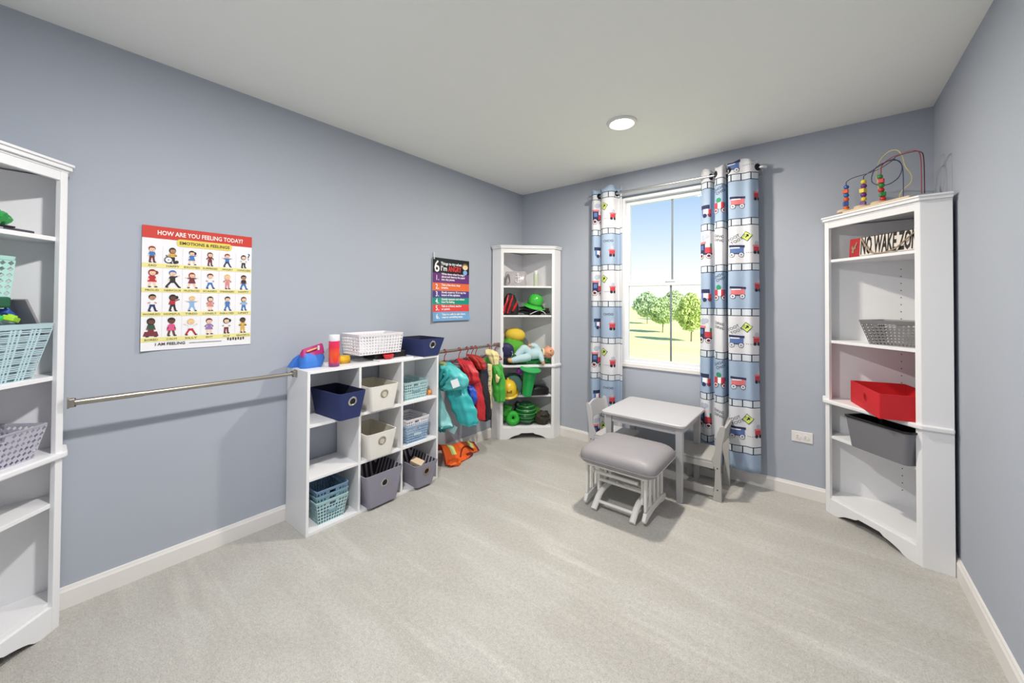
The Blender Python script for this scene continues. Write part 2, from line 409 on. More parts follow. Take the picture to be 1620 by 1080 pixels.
# ------------------------------------------------------------------ rods
def tension_rod(label, y0, y1, x, z, step):
    t = thing('tension_rod', label, 'rod', (x, y0, z))
    t.location.z = z
    R_ = Matrix.Rotation(-math.pi/2, 3, 'X')
    mb_ = MB().tube([(x, y0+.012, z), (x, step, z)], .0125, 14); mb_.build('outer_tube', STEEL, t, smooth=True)
    mb_ = MB().tube([(x, step, z), (x, y1-.012, z)], .0105, 14); mb_.build('inner_tube', STEEL, t, smooth=True)
    for yy, sgn in ((y0, 1), (y1, -1)):
        mb_ = MB(); mb_.box((x, yy+sgn*.003, z), (.036, .006, .042))
        mb_.box((x, yy+sgn*.012, z+.0), (.030, .018, .034)); b = mb_.build('end_bracket', STEEL, t, bevel=.003)
        for dx, dz in ((-.011, .013), (.011, -.013)):
            MB().ball((x+dx, yy+sgn*.022, z+dz), .003, 6, 4).build('screw', DARK, b)
    return t
t_ = tension_rod('brushed nickel rod on the left wall between the tall shelf and the cube organizer', .078, CY0, .14, .880, .30)
t_ = tension_rod('brushed nickel clothes rod with red hangers beside the far corner shelf', CY1, 2.748, .105, .893, 2.2)

# ------------------------------------------------------------------ storage bins and baskets
SILVER = M('grommet_silver', (205, 203, 198), .25, metal=1)
def fabric_bin(label, loc, rz, bot, top, h, mat, lining, ring=SILVER, hole=DARK, group=None, gz=.66, name='storage_bin', grommet=True, r=.018):
    t = thing(name, label, 'bin', loc, rz, group)
    th = .006; mb_ = MB()
    def loop(w, d, z): return [Vector((x, y, z)) for x, y in rrect(w/2, d/2, r, 4)]
    mb_.loft([loop(*bot, 0), loop((bot[0]*.5+top[0]*.5), (bot[1]+top[1])/2, h/2), loop(*top, h)], True, False, 0)
    mb_.loft([loop(*top, h), loop(top[0]-2*th, top[1]-2*th, h)], False, False, 0)
    mb_.loft([loop(top[0]-2*th, top[1]-2*th, h), loop(bot[0]-2*th, bot[1]-2*th, .006)], False, True, 1)
    mb_.build('body', [mat, lining], t, smooth=True, local=True, angle=50)
    if grommet:
        for sg in (-1, 1):
            zc = h*gz; yc = sg*((bot[1]+(top[1]-bot[1])*gz)/2); tilt = math.atan2((top[1]-bot[1])/2, h)
            X = Matrix.Rotation(-sg*(math.pi/2+tilt), 3, 'X')
            g = MB().lathe([(.017, -.002), (.017, .002), (.020, .0045), (.025, .0035), (.028, .001), (.028, -.002)], (0, yc, zc), 22, X=X).build('grommet', ring, t, smooth=True, local=True)
            MB().lathe([(0, -.0015), (.0175, -.0015), (.0175, .001), (0, .001)], (0, yc, zc), 20, X=X).build('grommet_hole', hole, g, local=True)
    return t
def panel_cells(mb_, BL, BR, TR, TL, nx, nz, skip=(), k=.84, solid=(), m=0):
    BL, BR, TR, TL = map(Vector, (BL, BR, TR, TL))
    P = lambda u, v: (BL*(1-u)+BR*u)*(1-v)+(TL*(1-u)+TR*u)*v
    for i in range(nx):
        for j in range(nz):
            if (i, j) in skip: continue
            u0, u1, v0, v1 = i/nx, (i+1)/nx, j/nz, (j+1)/nz; um, vm = (u0+u1)/2, (v0+v1)/2; du, dv = (u1-u0)/2, (v1-v0)/2
            if (i, j) in solid:
                mb_.add([P(u0, v0), P(um, v0), P(u1, v0), P(u1, vm), P(u1, v1), P(um, v1), P(u0, v1), P(u0, vm)], [tuple(range(8))], m); continue
            vs_ = [P(u0, v0), P(um, v0), P(u1, v0), P(u1, vm), P(u1, v1), P(um, v1), P(u0, v1), P(u0, vm),
                   P(um, vm-dv*k), P(um+du*k, vm), P(um, vm+dv*k), P(um-du*k, vm)]
            mb_.add(vs_, [(1, 2, 3, 9, 8), (3, 4, 5, 10, 9), (5, 6, 7, 11, 10), (7, 0, 1, 8, 11)], m)
def panel_weave(mb_, BL, BR, TR, TL, us, vs__, m=0):
    BL, BR, TR, TL = map(Vector, (BL, BR, TR, TL))
    P = lambda u, v: (BL*(1-u)+BR*u)*(1-v)+(TL*(1-u)+TR*u)*v
    for i in range(len(us)-1):
        for j in range(len(vs__)-1):
            u0, u1, v0, v1 = us[i], us[i+1], vs__[j], vs__[j+1]
            a, b = .0034/.44, .0024/.22
            if u1-u0 < 2.4*a or v1-v0 < 2.4*b: a = (u1-u0)*.28; b = min(b, (v1-v0)*.3)
            mb_.add([P(u0, v0), P(u1, v0), P(u1, v1), P(u0, v1), P(u0+a, v0+b), P(u1-a, v0+b), P(u1-a, v1-b), P(u0+a, v1-b)],
                    [(0, 1, 5, 4), (1, 2, 6, 5), (2, 3, 7, 6), (3, 0, 4, 7)], m)
def lattice_basket(label, loc, rz, bot, top, h, mat, cells=(10, 7, 5), rim=.014, handle=True, k=.84, name='lattice_basket', group=None, weave=False, plate=None, tiltx=0.0):
    t = thing(name, label, 'basket', loc, rz, group)
    if tiltx:
        t.rotation_euler = (0, tiltx, rz); PM[t.name] = Matrix.Translation(loc) @ Euler((0, tiltx, rz)).to_matrix().to_4x4()
    b = [(-bot[0]/2, -bot[1]/2), (bot[0]/2, -bot[1]/2), (bot[0]/2, bot[1]/2), (-bot[0]/2, bot[1]/2)]
    q = [(-top[0]/2, -top[1]/2), (top[0]/2, -top[1]/2), (top[0]/2, top[1]/2), (-top[0]/2, top[1]/2)]
    hz = h-rim; f = hz/h
    mid = [((b[i][0]*(1-f)+q[i][0]*f), (b[i][1]*(1-f)+q[i][1]*f)) for i in range(4)]
    mb_ = MB()
    for s in range(4):
        e = (s+1) % 4; nx = cells[0] if s % 2 == 0 else cells[1]; nz = cells[2]
        skip = set(); solid = set()
        if handle and s % 2 == 0:
            c0 = nx//2-max(1, nx//6)-(0); c1 = nx//2+max(1, nx//6)
            skip = {(i, nz-1) for i in range(c0, c1)}
            solid = {(i, nz-1) for i in (c0-1, c1)}
            if plate: solid |= {(i, nz-3) for i in range(c0, c1)}
        args = ((*b[s], 0), (*b[e], 0), (*mid[e], hz), (*mid[s], hz))
        if weave:
            us = [0]; pat = (.030, .010, .012) if s % 2 == 0 else (.03, .012, .012)
            Lw = bot[0] if s % 2 == 0 else bot[1]
            x = 0; kk = 0
            while x < Lw-.004: x += pat[kk % 3]; us.append(min(x/Lw, 1)); kk += 1
            us[-1] = 1
            vz = [0]; z = 0; kk = 0
            while z < hz-.003: z += (.013, .007, .007)[kk % 3]; vz.append(min(z/hz, 1)); kk += 1
            vz[-1] = 1
            panel_weave(mb_, *args, us, vz)
        else: panel_cells(mb_, *args, nx, nz, skip, k, solid)
    mb_.add([(*p, .0005) for p in b], [(0, 1, 2, 3)])
    o = mb_.build('basket_body', mat, t, local=True, weld=True, solid=.0028)
    # rim band, slightly proud
    mb_ = MB()
    def lp(w, d, z): return [Vector((x, y, z)) for x, y in rrect(w/2, d/2, .012, 3)]
    mw, md = 2*mid[1][0], 2*mid[2][1]
    mb_.loft([lp(mw, md, hz), lp(mw+.004, md+.004, hz), lp(top[0]+.006, top[1]+.006, h), lp(top[0]-.004, top[1]-.004, h+.001), lp(mw-.006, md-.006, hz)], False, False, closed=False)
    mb_.build('rim', mat, t, smooth=True, local=True, angle=50)
    if plate:
        zc = h*.45; yc = -(bot[1]*.55+top[1]*.45)/2-.002
        MB().box((0, yc, zc), (top[0]*.34, .003, h*.14), mat=Matrix.Rotation(math.atan2((top[1]-bot[1])/2, h), 3, 'X')).build('name_plate', plate, t, local=True, bevel=.001)
    return t

NAVY = M('navy_fabric', (40, 52, 104), .7, bump=.25, bscale=700); NAVYL = M('navy_lining', (26, 30, 58), .85, bump=.2, bscale=500)
CREAM = M('cream_fabric', (236, 233, 226), .75, bump=.2, bscale=600); CREAML = M('cream_lining', (206, 200, 184), .85)
GREYF = M('grey_fabric', (146, 143, 158), .75, bump=.25, bscale=700)
TAUPE = M('taupe_ring', (176, 170, 156), .4, metal=.6)
def stripe_material(name, c1, c2, scale):
    m = bpy.data.materials.new(name); m.use_nodes = True; t = m.node_tree; N = t.nodes; L = t.links; b = N['Principled BSDF']
    b.inputs['Roughness'].default_value = .85
    co = N.new('ShaderNodeTexCoord'); wv = N.new('ShaderNodeTexWave'); wv.wave_type = 'BANDS'; wv.bands_direction = 'DIAGONAL'
    wv.inputs['Scale'].default_value = scale; wv.inputs['Distortion'].default_value = .2
    rp = N.new('ShaderNodeValToRGB'); rp.color_ramp.interpolation = 'CONSTANT'
    rp.color_ramp.elements[0].color = (*srgb(c1), 1); rp.color_ramp.elements[1].position = .62; rp.color_ramp.elements[1].color = (*srgb(c2), 1)
    mpn = N.new('ShaderNodeMapping'); mpn.inputs['Scale'].default_value = (1, 1, 0)
    L.new(co.outputs['Object'], mpn.inputs[0]); L.new(mpn.outputs[0], wv.inputs['Vector']); L.new(wv.outputs['Fac'], rp.inputs[0]); L.new(rp.outputs[0], b.inputs['Base Color'])
    return m
STRIPE = stripe_material('striped_lining', (70, 66, 78), (190, 184, 190), 18)
GB = 'fabric storage bins with metal grommets'
H90 = math.pi/2
z1, z2, z3 = czs[2], czs[1], czs[0]
fabric_bin('navy bin jutting out of the top left cube of the organizer', (.197, 1.150, z1), H90+.06, (.135, .285), (.176, .335), .158, NAVY, NAVYL, group=GB)
fabric_bin('navy bin standing on top of the organizer at its far end', (.168, 1.785, CZ), H90, (.150, .25), (.225, .30), .125, NAVY, NAVYL, group=GB)
fabric_bin('cream bin in the top middle cube of the organizer', (.172, 1.392, z1), H90, (.165, .27), (.215, .305), .155, CREAM, CREAML, TAUPE, CREAML, group=GB)
fabric_bin('cream bin in the centre cube of the organizer', (.172, 1.378, z2), H90, (.165, .27), (.215, .31), .160, CREAM, CREAML, TAUPE, CREAML, group=GB)
fabric_bin('large grey bin with striped lining in the bottom middle cube', (.180, 1.392, z3), H90, (.20, .28), (.272, .315), .205, GREYF, STRIPE, group=GB)
fabric_bin('small grey bin with striped lining in the bottom right cube', (.192, 1.715, z3), H90-.05, (.135, .28), (.19, .335), .160, GREYF, STRIPE, M('copper_ring', (190, 160, 140), .3, metal=1), group=GB)
WOODL = M('light_wood', (222, 200, 168), .6, vscale=40, var=.1)
tag(MB().box((.235, 1.715, .15), (.09, .055, .03), mat=Euler((.3, .35, .5)).to_matrix()).build('wooden_block', WOODL, bevel=.004), 'pale wooden block lying in the small grey bin', 'block')
AQUA = M('aqua_plastic', (176, 208, 212), .45); TEALB = M('teal_blue_plastic', (126, 165, 178), .45); BLUEB = M('dusty_blue_plastic', (120, 150, 180), .45)
LBLUE = M('light_blue_plastic', (150, 178, 208), .45); WPL = M('white_plastic', (236, 234, 238), .4); GPL = M('grey_plastic', (186, 184, 198), .45)
PALE = M('pale_aqua_plastic', (186, 212, 220), .45); DGPL = M('mid_grey_plastic', (128, 126, 128), .45)
GL = 'plastic lattice baskets'
lattice_basket('aqua basket beside the toy pumpkin in the top right cube', (.145, 1.690, z1), H90, (.175, .20), (.20, .235), .125, AQUA, (11, 11, 6), group=GL, plate=TEALB)
lattice_basket('light blue basket under the white one in the right middle cube', (.160, 1.690, z2), H90, (.165, .20), (.19, .225), .120, LBLUE, (11, 11, 6), group=GL, plate=PALE)
lattice_basket('white basket nested in the light blue one in the right middle cube', (.160, 1.690, z2+.045), H90, (.158, .19), (.196, .232), .122, WPL, (11, 11, 6), group=GL)
for k, (mt, nm) in enumerate(((AQUA, 'bottom aqua basket of the three nested in the bottom left cube'), (TEALB, 'middle blue-green basket of the three nested in the bottom left cube'), (BLUEB, 'top dusty blue basket of the three nested in the bottom left cube'))):
    lattice_basket(nm, (.155, 1.092, z3+.001+.033*k), H90, (.145-.002*k, .19-.003*k), (.188, .232), .132, mt, (10, 11, 6), group=GL, plate=TEALB if k == 0 else None)
lattice_basket('white lattice basket tilted on top of the organizer beside the navy bin', (.135, 1.418, .9545), H90, (.30, .20), (.325, .225), .130, WPL, (15, 10, 6), group=GL, handle=False)
# pumpkin
def pumpkin():
    t = thing('toy_pumpkin', 'small orange toy pumpkin beside the aqua basket', 'toy', (.225, 1.825, z1))
    mb_ = MB(); n = 24; rings = []
    for j in range(11):
        th = math.pi*(j/10-.5); ring = []
        for i in range(n):
            a = 2*math.pi*i/n; r_ = .019*math.cos(th)*(1-.10*abs(math.sin(a*4)))+1e-4
            ring.append(Vector((r_*math.cos(a), r_*math.sin(a), .020+.018*math.sin(th))))
        rings.append(ring)
    mb_.loft(rings); mb_.build('pumpkin_body', M('pumpkin_orange', (238, 150, 58), .5), t, smooth=True, local=True)
    MB().tube([(0, 0, .036), (.002, 0, .043)], .003, 6).build('stem', M('stem_green', (92, 110, 60), .7), t, local=True)
pumpkin()

# ------------------------------------------------------------------ things on top of the organizer
def pouch():
    t = thing('zip_pouch', 'blue and magenta fabric pouch on the near end of the organizer', 'pouch', (.13, 1.02, CZ))
    BL_ = M('pouch_blue', (58, 124, 214), .5, bump=.2, bscale=120); MG = M('pouch_magenta', (190, 40, 120), .5)
    def ring(z, w, d, dy, dx=0): return [Vector((.13+dx+x, 1.015+dy+y, CZ+z)) for x, y in rrect(d/2, w/2, min(d, w)*.3, 5)]
    MB().loft([ring(.001, .118, .085, 0), ring(.012, .128, .095, 0), ring(.05, .126, .085, .004), ring(.085, .118, .06, .012)]).build('pouch_body', BL_, t, smooth=True, wrinkle=.012, wscale=22)
    def ring2(z, w, d, dy, slope):
        return [Vector((.13+x, 1.015+dy+y, CZ+z+slope*y)) for x, y in rrect(d/2, w/2, min(d, w)*.3, 5)]
    MB().loft([ring2(.074, .128, .070, .010, .08), ring2(.098, .122, .052, .012, .2), ring2(.120, .112, .020, .014, .26)]).build('pouch_flap', MG, t, smooth=True, wrinkle=.006, wscale=25)
    MB().tube(spline([(.160, .985, CZ+.096), (.166, 1.01, CZ+.105), (.160, 1.04, CZ+.112)], 5), .005, 8).build('handle', M('handle_gold', (226, 170, 110), .4), t, smooth=True)
    MB().box((.160, 1.050, CZ+.112), (.010, .012, .028)).build('toggle', WPL, t, bevel=.004)
    MB().loft([[Vector((.06+x, .958+y, CZ+.002)) for x, y in rrect(.03, .035, .012)], [Vector((.075+x, .968+y, CZ+.05)) for x, y in rrect(.02, .02, .008)], [Vector((.09+x, .98+y, CZ+.075)) for x, y in rrect(.008, .008, .003)]]).build('side_fold', BL_, t, smooth=True, wrinkle=.006)
pouch()
def tumbler():
    t = thing('water_bottle', 'red and orange water bottle with a white cap beside the pouch', 'bottle', (.215, 1.117, CZ))
    m = bpy.data.materials.new('bottle_gradient'); m.use_nodes = True; N = m.node_tree.nodes; L = m.node_tree.links; b = N['Principled BSDF']
    co = N.new('ShaderNodeTexCoord'); sx = N.new('ShaderNodeSeparateXYZ'); rp = N.new('ShaderNodeValToRGB'); ml = N.new('ShaderNodeMath'); ml.operation = 'MULTIPLY'; ml.inputs[1].default_value = 6.5
    L.new(co.outputs['Object'], sx.inputs[0]); L.new(sx.outputs['Z'], ml.inputs[0]); L.new(ml.outputs[0], rp.inputs[0]); L.new(rp.outputs[0], b.inputs['Base Color'])
    e = rp.color_ramp.elements; e[0].position = .1; e[0].color = (*srgb((130, 40, 110)), 1); e[1].position = 1; e[1].color = (*srgb((226, 40, 110)), 1)
    for p_, c_ in ((.2, (232, 50, 40)), (.5, (245, 90, 40)), (.75, (236, 50, 70))): q = e.new(p_); q.color = (*srgb(c_), 1)
    b.inputs['Roughness'].default_value = .12; b.inputs['Coat Weight'].default_value = .5
    MB().lathe([(0, 0), (.029, 0), (.031, .004), (.031, .150), (.029, .152), (0, .152)], n=28).build('bottle_body', m, t, smooth=True, local=True)
    MB().lathe([(0, .152), (.030, .152), (.031, .155), (.030, .186), (.028, .189), (0, .189)], n=28).build('cap', WPL, t, smooth=True, local=True)
tumbler()
YEL = M('toy_yellow', (236, 190, 40), .45); RED = M('toy_red', (222, 44, 56), .4); BLK = M('black_plastic', (26, 26, 30), .35)
t_ = thing('yellow_toy_drum', 'yellow rounded toy half hidden behind the water bottle', 'toy', (.13, 1.212, CZ))
MB().lathe([(0, 0), (.035, 0), (.044, .012), (.046, .03), (.04, .045), (.02, .049), (0, .049)], n=20).build('toy_body', YEL, t_, smooth=True, local=True, wrinkle=.004)
MB().lathe([(.045, .012), (.048, .014), (.048, .02), (.045, .022)], n=20).build('toy_rim', M('toy_yellow_dark', (214, 160, 30), .5), t_, smooth=True, local=True)
t_ = thing('black_case', 'flat black case under the tilted white basket', 'case', (.115, 1.525, CZ))
MB().box((0, 0, .025), (.16, .24, .048)).build('case_body', BLK, t_, local=True, bevel=.006)
MB().box((.081, 0, .03), (.004, .05, .012)).build('latch', DARK, t_, local=True, bevel=.001)
t_ = thing('red_toy_dish', 'small red ribbed toy dish in front of the black case', 'toy', (.232, 1.475, CZ+.008))
mb = MB(); rings = []
for rr, z in ((.001, 0), (.02, 0), (.030, .012), (.034, .028), (.030, .030), (.001, .012)):
    rings.append([Vector(((rr+(.0012 if i % 2 else 0))*math.cos(i*math.pi/16), (rr+(.0012 if i % 2 else 0))*math.sin(i*math.pi/16), z)) for i in range(32)])
mb.loft(rings).build('dish', RED, t_, smooth=True, local=True)
t_ = thing('white_tray', 'thin white tray lying under the red toy dish', 'tray', (.225, 1.52, CZ))
MB().box((0, 0, .0025), (.085, .26, .005)).build('tray_base', WPL, t_, local=True, bevel=.002)
mb = MB(); frame = [(-.0425, .0425, -.13, -.126), (-.0425, .0425, .126, .13), (-.0425, -.039, -.126, .126), (.039, .0425, -.126, .126)]
for a in frame: mb.bx(a[0], a[1], a[2], a[3], .004, .008)
mb.build('tray_rim', WPL, t_, local=True, weld=True)

# ------------------------------------------------------------------ right corner shelf contents
RED2 = M('red_fabric', (206, 30, 40), .7, bump=.15, bscale=600)
fabric_bin('shallow red fabric bin overhanging the ledge of the right corner shelf', (2.787, 2.970, .7005), math.radians(13.8), (.25, .395), (.25, .395), .128, RED2, RED2, grommet=False, r=.004, name='red_storage_bin')
_rb = bpy.data.objects['red_storage_bin']
MB().lathe([(.02, 0), (.026, .002), (.03, 0)], (-.1255, -.02, .075), 16, X=Matrix.Rotation(-math.pi/2, 3, 'Y')).build('pull_ring', RED2, _rb, local=True, smooth=True)
GREYP = M('slate_plastic', (120, 119, 124), .5)
t_ = fabric_bin('slate grey plastic bin with black rim on the shelf below the red bin', (2.780, 2.930, .4785), math.radians(-45), (.295, .20), (.33, .235), .172, GREYP, BLK, grommet=False, r=.025, name='grey_storage_bin')
mb = MB()
def lp(w, d, z, r_=.027): return [Vector((x, y, z)) for x, y in rrect(w/2, d/2, r_, 4)]
mb.loft([lp(.33, .235, .164), lp(.338, .243, .165), lp(.34, .245, .174), lp(.322, .227, .175), lp(.318, .223, .164)], False, False)
mb.build('rim', BLK, t_, smooth=True, local=True)
lattice_basket('grey lattice basket on the second shelf of the right corner shelf', (2.822, 2.985, 1.069), math.radians(-30), (.20, .17), (.27, .235), .135, DGPL, (13, 10, 7), group=GL, rim=.02)

def no_wake_sign():
    ang = math.radians(-45); o0 = Vector((2.615, 3.125, 1.5705))
    t = thing('no_wake_sign', 'white wooden NO WAKE ZONE sign with red end on the right corner shelf', 'sign', o0, ang)
    Lg, h = .405, .118; tilt = math.radians(-4)
    X = Matrix.Rotation(tilt, 4, 'X')
    P = lambda x, y, z: X @ Vector((x, y, z))
    WB = M('weathered_white_board', (228, 220, 212), .7, var=.08, vscale=30); INK = M('sign_ink', (36, 30, 30), .7); RB = M('sign_red', (178, 34, 40), .6); ROPE = M('rope', (170, 150, 125), .9, bump=.6, bscale=300)
    def bxT(x0, x1, y0, y1, z0, z1):
        m_ = MB().bx(x0, x1, y0, y1, z0, z1); m_.v = [X @ v for v in m_.v]; return m_
    bxT(.062, Lg, 0, .012, .01, h).build('board', WB, t, local=True, bevel=.0015)
    bxT(0, .062, -.001, .012, .008, h+.002).build('red_end', RB, t, local=True, bevel=.0015)
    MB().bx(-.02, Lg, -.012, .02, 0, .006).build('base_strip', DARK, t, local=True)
    mb_ = MB(); text(mb_, 'NO WAKE ZONE', .1, lambda x, y: P(.066+(x), -.001, .064+y*1.4), align='LEFT', bold=.0032)
    xs = [v.x for v in mb_.v]; k = (.385-.068)/(max(xs)-min(xs)); x0 = min(xs)
    for v in mb_.v: v.x = .068+(v.x-x0)*k
    mb_.build('lettering', INK, t, local=True)
    mb_ = MB()
    for a, b in (((.02, .035), (.045, .085)), ((.018, .06), (.045, .06)), ((.025, .045), (.048, .095)), ((.03, .03), (.02, .075))):
        mb_.tube([P(a[0], -.003, a[1]), P(b[0], -.003, b[1])], .004, 6)
    mb_.build('emblem', ROPE, t, local=True)
    MB().tube(spline([P(.068, -.004, h+.004), P(.10, -.012, .075), P(.145, -.02, .022), P(.175, -.016, .012), P(.22, -.018, .012), P(.27, -.014, .03), P(.33, -.008, .085), P(.37, .0, h+.004)], 6), .004, 7).build('rope', ROPE, t, local=True, smooth=True)
no_wake_sign()

def bead_maze():
    t = thing('bead_maze', 'wooden bead maze with coloured wires on top of the right corner shelf', 'toy', (2.74, 2.96, 1.8355))
    c0 = 5.70
    P = lambda x, z, d=0.0: Vector((x+d*.707, c0-x+d*.707, z))
    cols = dict(o=(226, 96, 40), b=(50, 100, 180), p=(110, 50, 130), y=(240, 212, 70), g=(38, 140, 60), r=(206, 40, 50))
    mm = {k: M('bead_'+k, v, .3, coat=.3) for k, v in cols.items()}
    zb = 1.8355
    X = Matrix.Rotation(-math.pi/4, 3, 'Z')
    MB().box(P(2.745, zb+.009, .01), (.36, .13, .018), mat=X).build('base_plank', WOODL, t, bevel=.008)
    for x, s in ((2.600, -.028), (2.672, -.026), (2.738, -.022)):
        MB().lathe([(0, 0), (.034, 0), (.036, .003), (.036, .012), (.033, .015), (0, .015)], P(x, zb+.018, s+.02), 22).build('post_base', WOODL, t, smooth=True)
    z0 = zb+.033
    stacks = ((2.602, 'oB', ('o', 'B', 'o', 'b', 'O', 'b')), (2.676, '', ('P', 'y', 'p', 'Y', 'p', 'y')), (2.742, '', ('r', 'G', 'r', 'g', 'R', 'g')))
    tops = []
    for x, _, st in stacks:
        z = z0; j = 0
        for q in st:
            r_ = .0125; jx = .002*math.sin(j*2.1+x*30)+(.004*(5-j)*.4 if x > 2.7 else 0)
            c_ = P(x+jx, z+r_, .0)
            if q.isupper(): MB().box(c_, (.026, .026, .025), mat=X @ Matrix.Rotation(.5+j*.4, 3, 'Z')).build('cube_bead', mm[q.lower()], t, bevel=.003)
            else: MB().ball(c_, .0145 if j % 2 == 0 else .0135, 14, 8).build('round_bead', mm[q], t, smooth=True)
            z += .0255; j += 1
        tops.append(z)
    wires = (('wire', (70, 36, 50), [P(2.602, z0), P(2.602, tops[0]), P(2.612, 2.045), P(2.64, 2.052), P(2.69, 2.050), P(2.73, 2.062, .02), P(2.775, 2.085, .02), P(2.80, 2.092, 0), P(2.85, 2.088), P(2.876, 2.075), P(2.888, 2.035), P(2.890, zb+.02)]),
             ('wire', (34, 50, 96), [P(2.676, z0), P(2.676, tops[1]), P(2.684, 2.045), P(2.71, 2.075, .03), P(2.75, 2.092, .03), P(2.79, 2.082), P(2.815, 2.045), P(2.822, 1.99), P(2.822, zb+.02)]),
             ('wire', (150, 36, 48), [P(2.742, z0), P(2.744, tops[2]), P(2.760, 2.060, -.02), P(2.790, 2.080, -.03), P(2.83, 2.088, -.03), P(2.872, 2.082, -.02), P(2.884, 2.04, -.01), P(2.886, zb+.02, -.01)]),
             ('wire', (224, 208, 130), [P(2.716, zb+.02, .05), P(2.705, 1.96, .05), P(2.697, 2.05, .05), P(2.715, 2.11, .04), P(2.752, 2.142, .03), P(2.79, 2.132, .02), P(2.808, 2.09, .02), P(2.818, 2.03, .02), P(2.832, 1.98, .03), P(2.825, 1.94, .04), P(2.79, 1.91, .05), P(2.775, zb+.02, .05)]),
             ('wire', (30, 44, 80), [P(2.69, 2.03, .03), P(2.705, 2.075, .03), P(2.745, 2.092, .03), P(2.787, 2.078, .03), P(2.802, 2.035, .03), P(2.79, 1.985, .03), P(2.755, 1.962, .03), P(2.715, 1.975, .03), P(2.693, 2.0, .03), P(2.69, 2.03, .03)]))
    for i, (nm, c_, pts) in enumerate(wires):
        MB().tube(spline(pts, 8), .0021, 7).build(nm, M('wire_%d' % i, c_, .35), t, smooth=True)
bead_maze()

# ------------------------------------------------------------------ left corner shelf contents
D45 = Vector((-.7071, .7071, 0)); IN45 = Vector((-.7071, -.7071, 0)); LC = Vector((.3075, -.1075, 0))
def lpos(s, d, z): return tuple(LC + D45*s + IN45*d + Vector((0, 0, z)))
A45 = math.radians(135)      # local -y faces the room (+x+y)
lattice_basket('large pale blue woven-look basket heaped with toys on the left corner shelf', lpos(0, .098, .9935), A45, (.345, .13), (.445, .18), .208, PALE, rim=.018, weave=True, group=GL)
lattice_basket('light grey lattice basket on the ledge of the left corner shelf', lpos(.02, .115, .6905), A45, (.33, .16), (.385, .20), .125, GPL, (20, 10, 6), group=GL, rim=.006)
lattice_basket('pale green basket with round holes standing on the toy heap at the left edge', lpos(.022, .125, 1.304), A45, (.215, .115), (.235, .13), .146, M('mint_plastic', (178, 222, 214), .45), (9, 5, 6), group=GL, handle=False, k=.8)
t_ = thing('toy_tray', 'dark green toy tray under the pale green basket', 'toy', lpos(.02, .115, 1.262), A45)
MB().box((0, 0, .02), (.21, .12, .040)).build('tray_body', M('tray_green', (34, 92, 66), .5), t_, local=True, bevel=.008)
lime = M('lime_plastic', (176, 226, 60), .4); grn = M('toy_green', (70, 190, 110), .4); blu = M('toy_blue', (60, 100, 190), .4)
for (lab, mt, s, d, z, e) in (('lime green building block at the front of the toy heap', lime, .112, .045, 1.222, (.3, .2, .5)), ('mint green building block beside the lime one in the basket', grn, .065, .05, 1.222, (.2, -.3, .3)),
                              ('red building block on the toy heap in the pale blue basket', RED, .085, .105, 1.238, (.2, .1, .2)), ('blue building block between the red block and the grey wooden pieces', blu, .138, .085, 1.238, (.1, .6, .3))):
    t_ = thing('toy_block', lab, 'toy', lpos(s, d, z), A45); E_ = Euler(e).to_matrix()
    MB().box((0, 0, 0), (.05, .03, .018), mat=E_).build('block_body', mt, t_, local=True, bevel=.003)
    for k in (-1, 1): MB().lathe([(0, 0), (.008, 0), (.008, .006), (0, .006)], E_ @ Vector((k*.013, 0, .009)), 12, X=E_).build('stud', mt, t_, local=True)
GW = M('grey_stained_wood', (140, 134, 144), .6, var=.08, vscale=30)
for k, (s, d, ang, ln) in enumerate(((.176, .055, -.42, .15), (.190, .085, -.40, .14), (.205, .11, -.38, .12))):
    labs = ('front grey wooden track piece leaning in the toy basket', 'middle grey wooden track piece leaning in the toy basket', 'rear grey wooden track piece leaning in the toy basket')
    E_ = Matrix.Rotation(ang, 3, 'Y')
    t_ = thing('track_piece', labs[k], 'toy', lpos(s, d, 1.205), A45)
    MB().box((0, 0, .02), (.009, .05, ln), mat=E_).build('track_body', GW, t_, local=True, bevel=.002)
    for q in (-.014, .014): MB().box(E_ @ Vector((.005, q, 0))+Vector((0, 0, .02)), (.002, .006, ln*.94), mat=E_).build('groove', M('groove_pale', (214, 208, 214), .6), t_, local=True)
t_ = thing('green_toy', 'glossy green crumpled toy on the top shelf at the left edge', 'toy', lpos(.052, .06, 1.552), A45)
MB().ball((0, 0, .03), (.055, .035, .034), 18, 12, wob=.45, ws=9).build('toy_body', M('gloss_green', (40, 150, 70), .12, coat=.6, var=.4, vscale=40), t_, smooth=True, local=True, angle=25)
MB().box((.0, 0, .002), (.11, .06, .006)).build('toy_foot', BLK, t_, local=True, bevel=.002)
t_ = thing('dark_tablet', 'flat dark tablet lying on the top shelf under the green toy', 'tablet', lpos(.068, .085, 1.5405), A45)
MB().box((0, 0, .0055), (.21, .10, .011)).build('tablet_body', M('tablet_dark', (70, 68, 76), .4), t_, local=True, bevel=.003)
MB().box((-.02, -.0505, .006), (.05, .001, .004)).build('label_strip', GPL, t_, local=True)

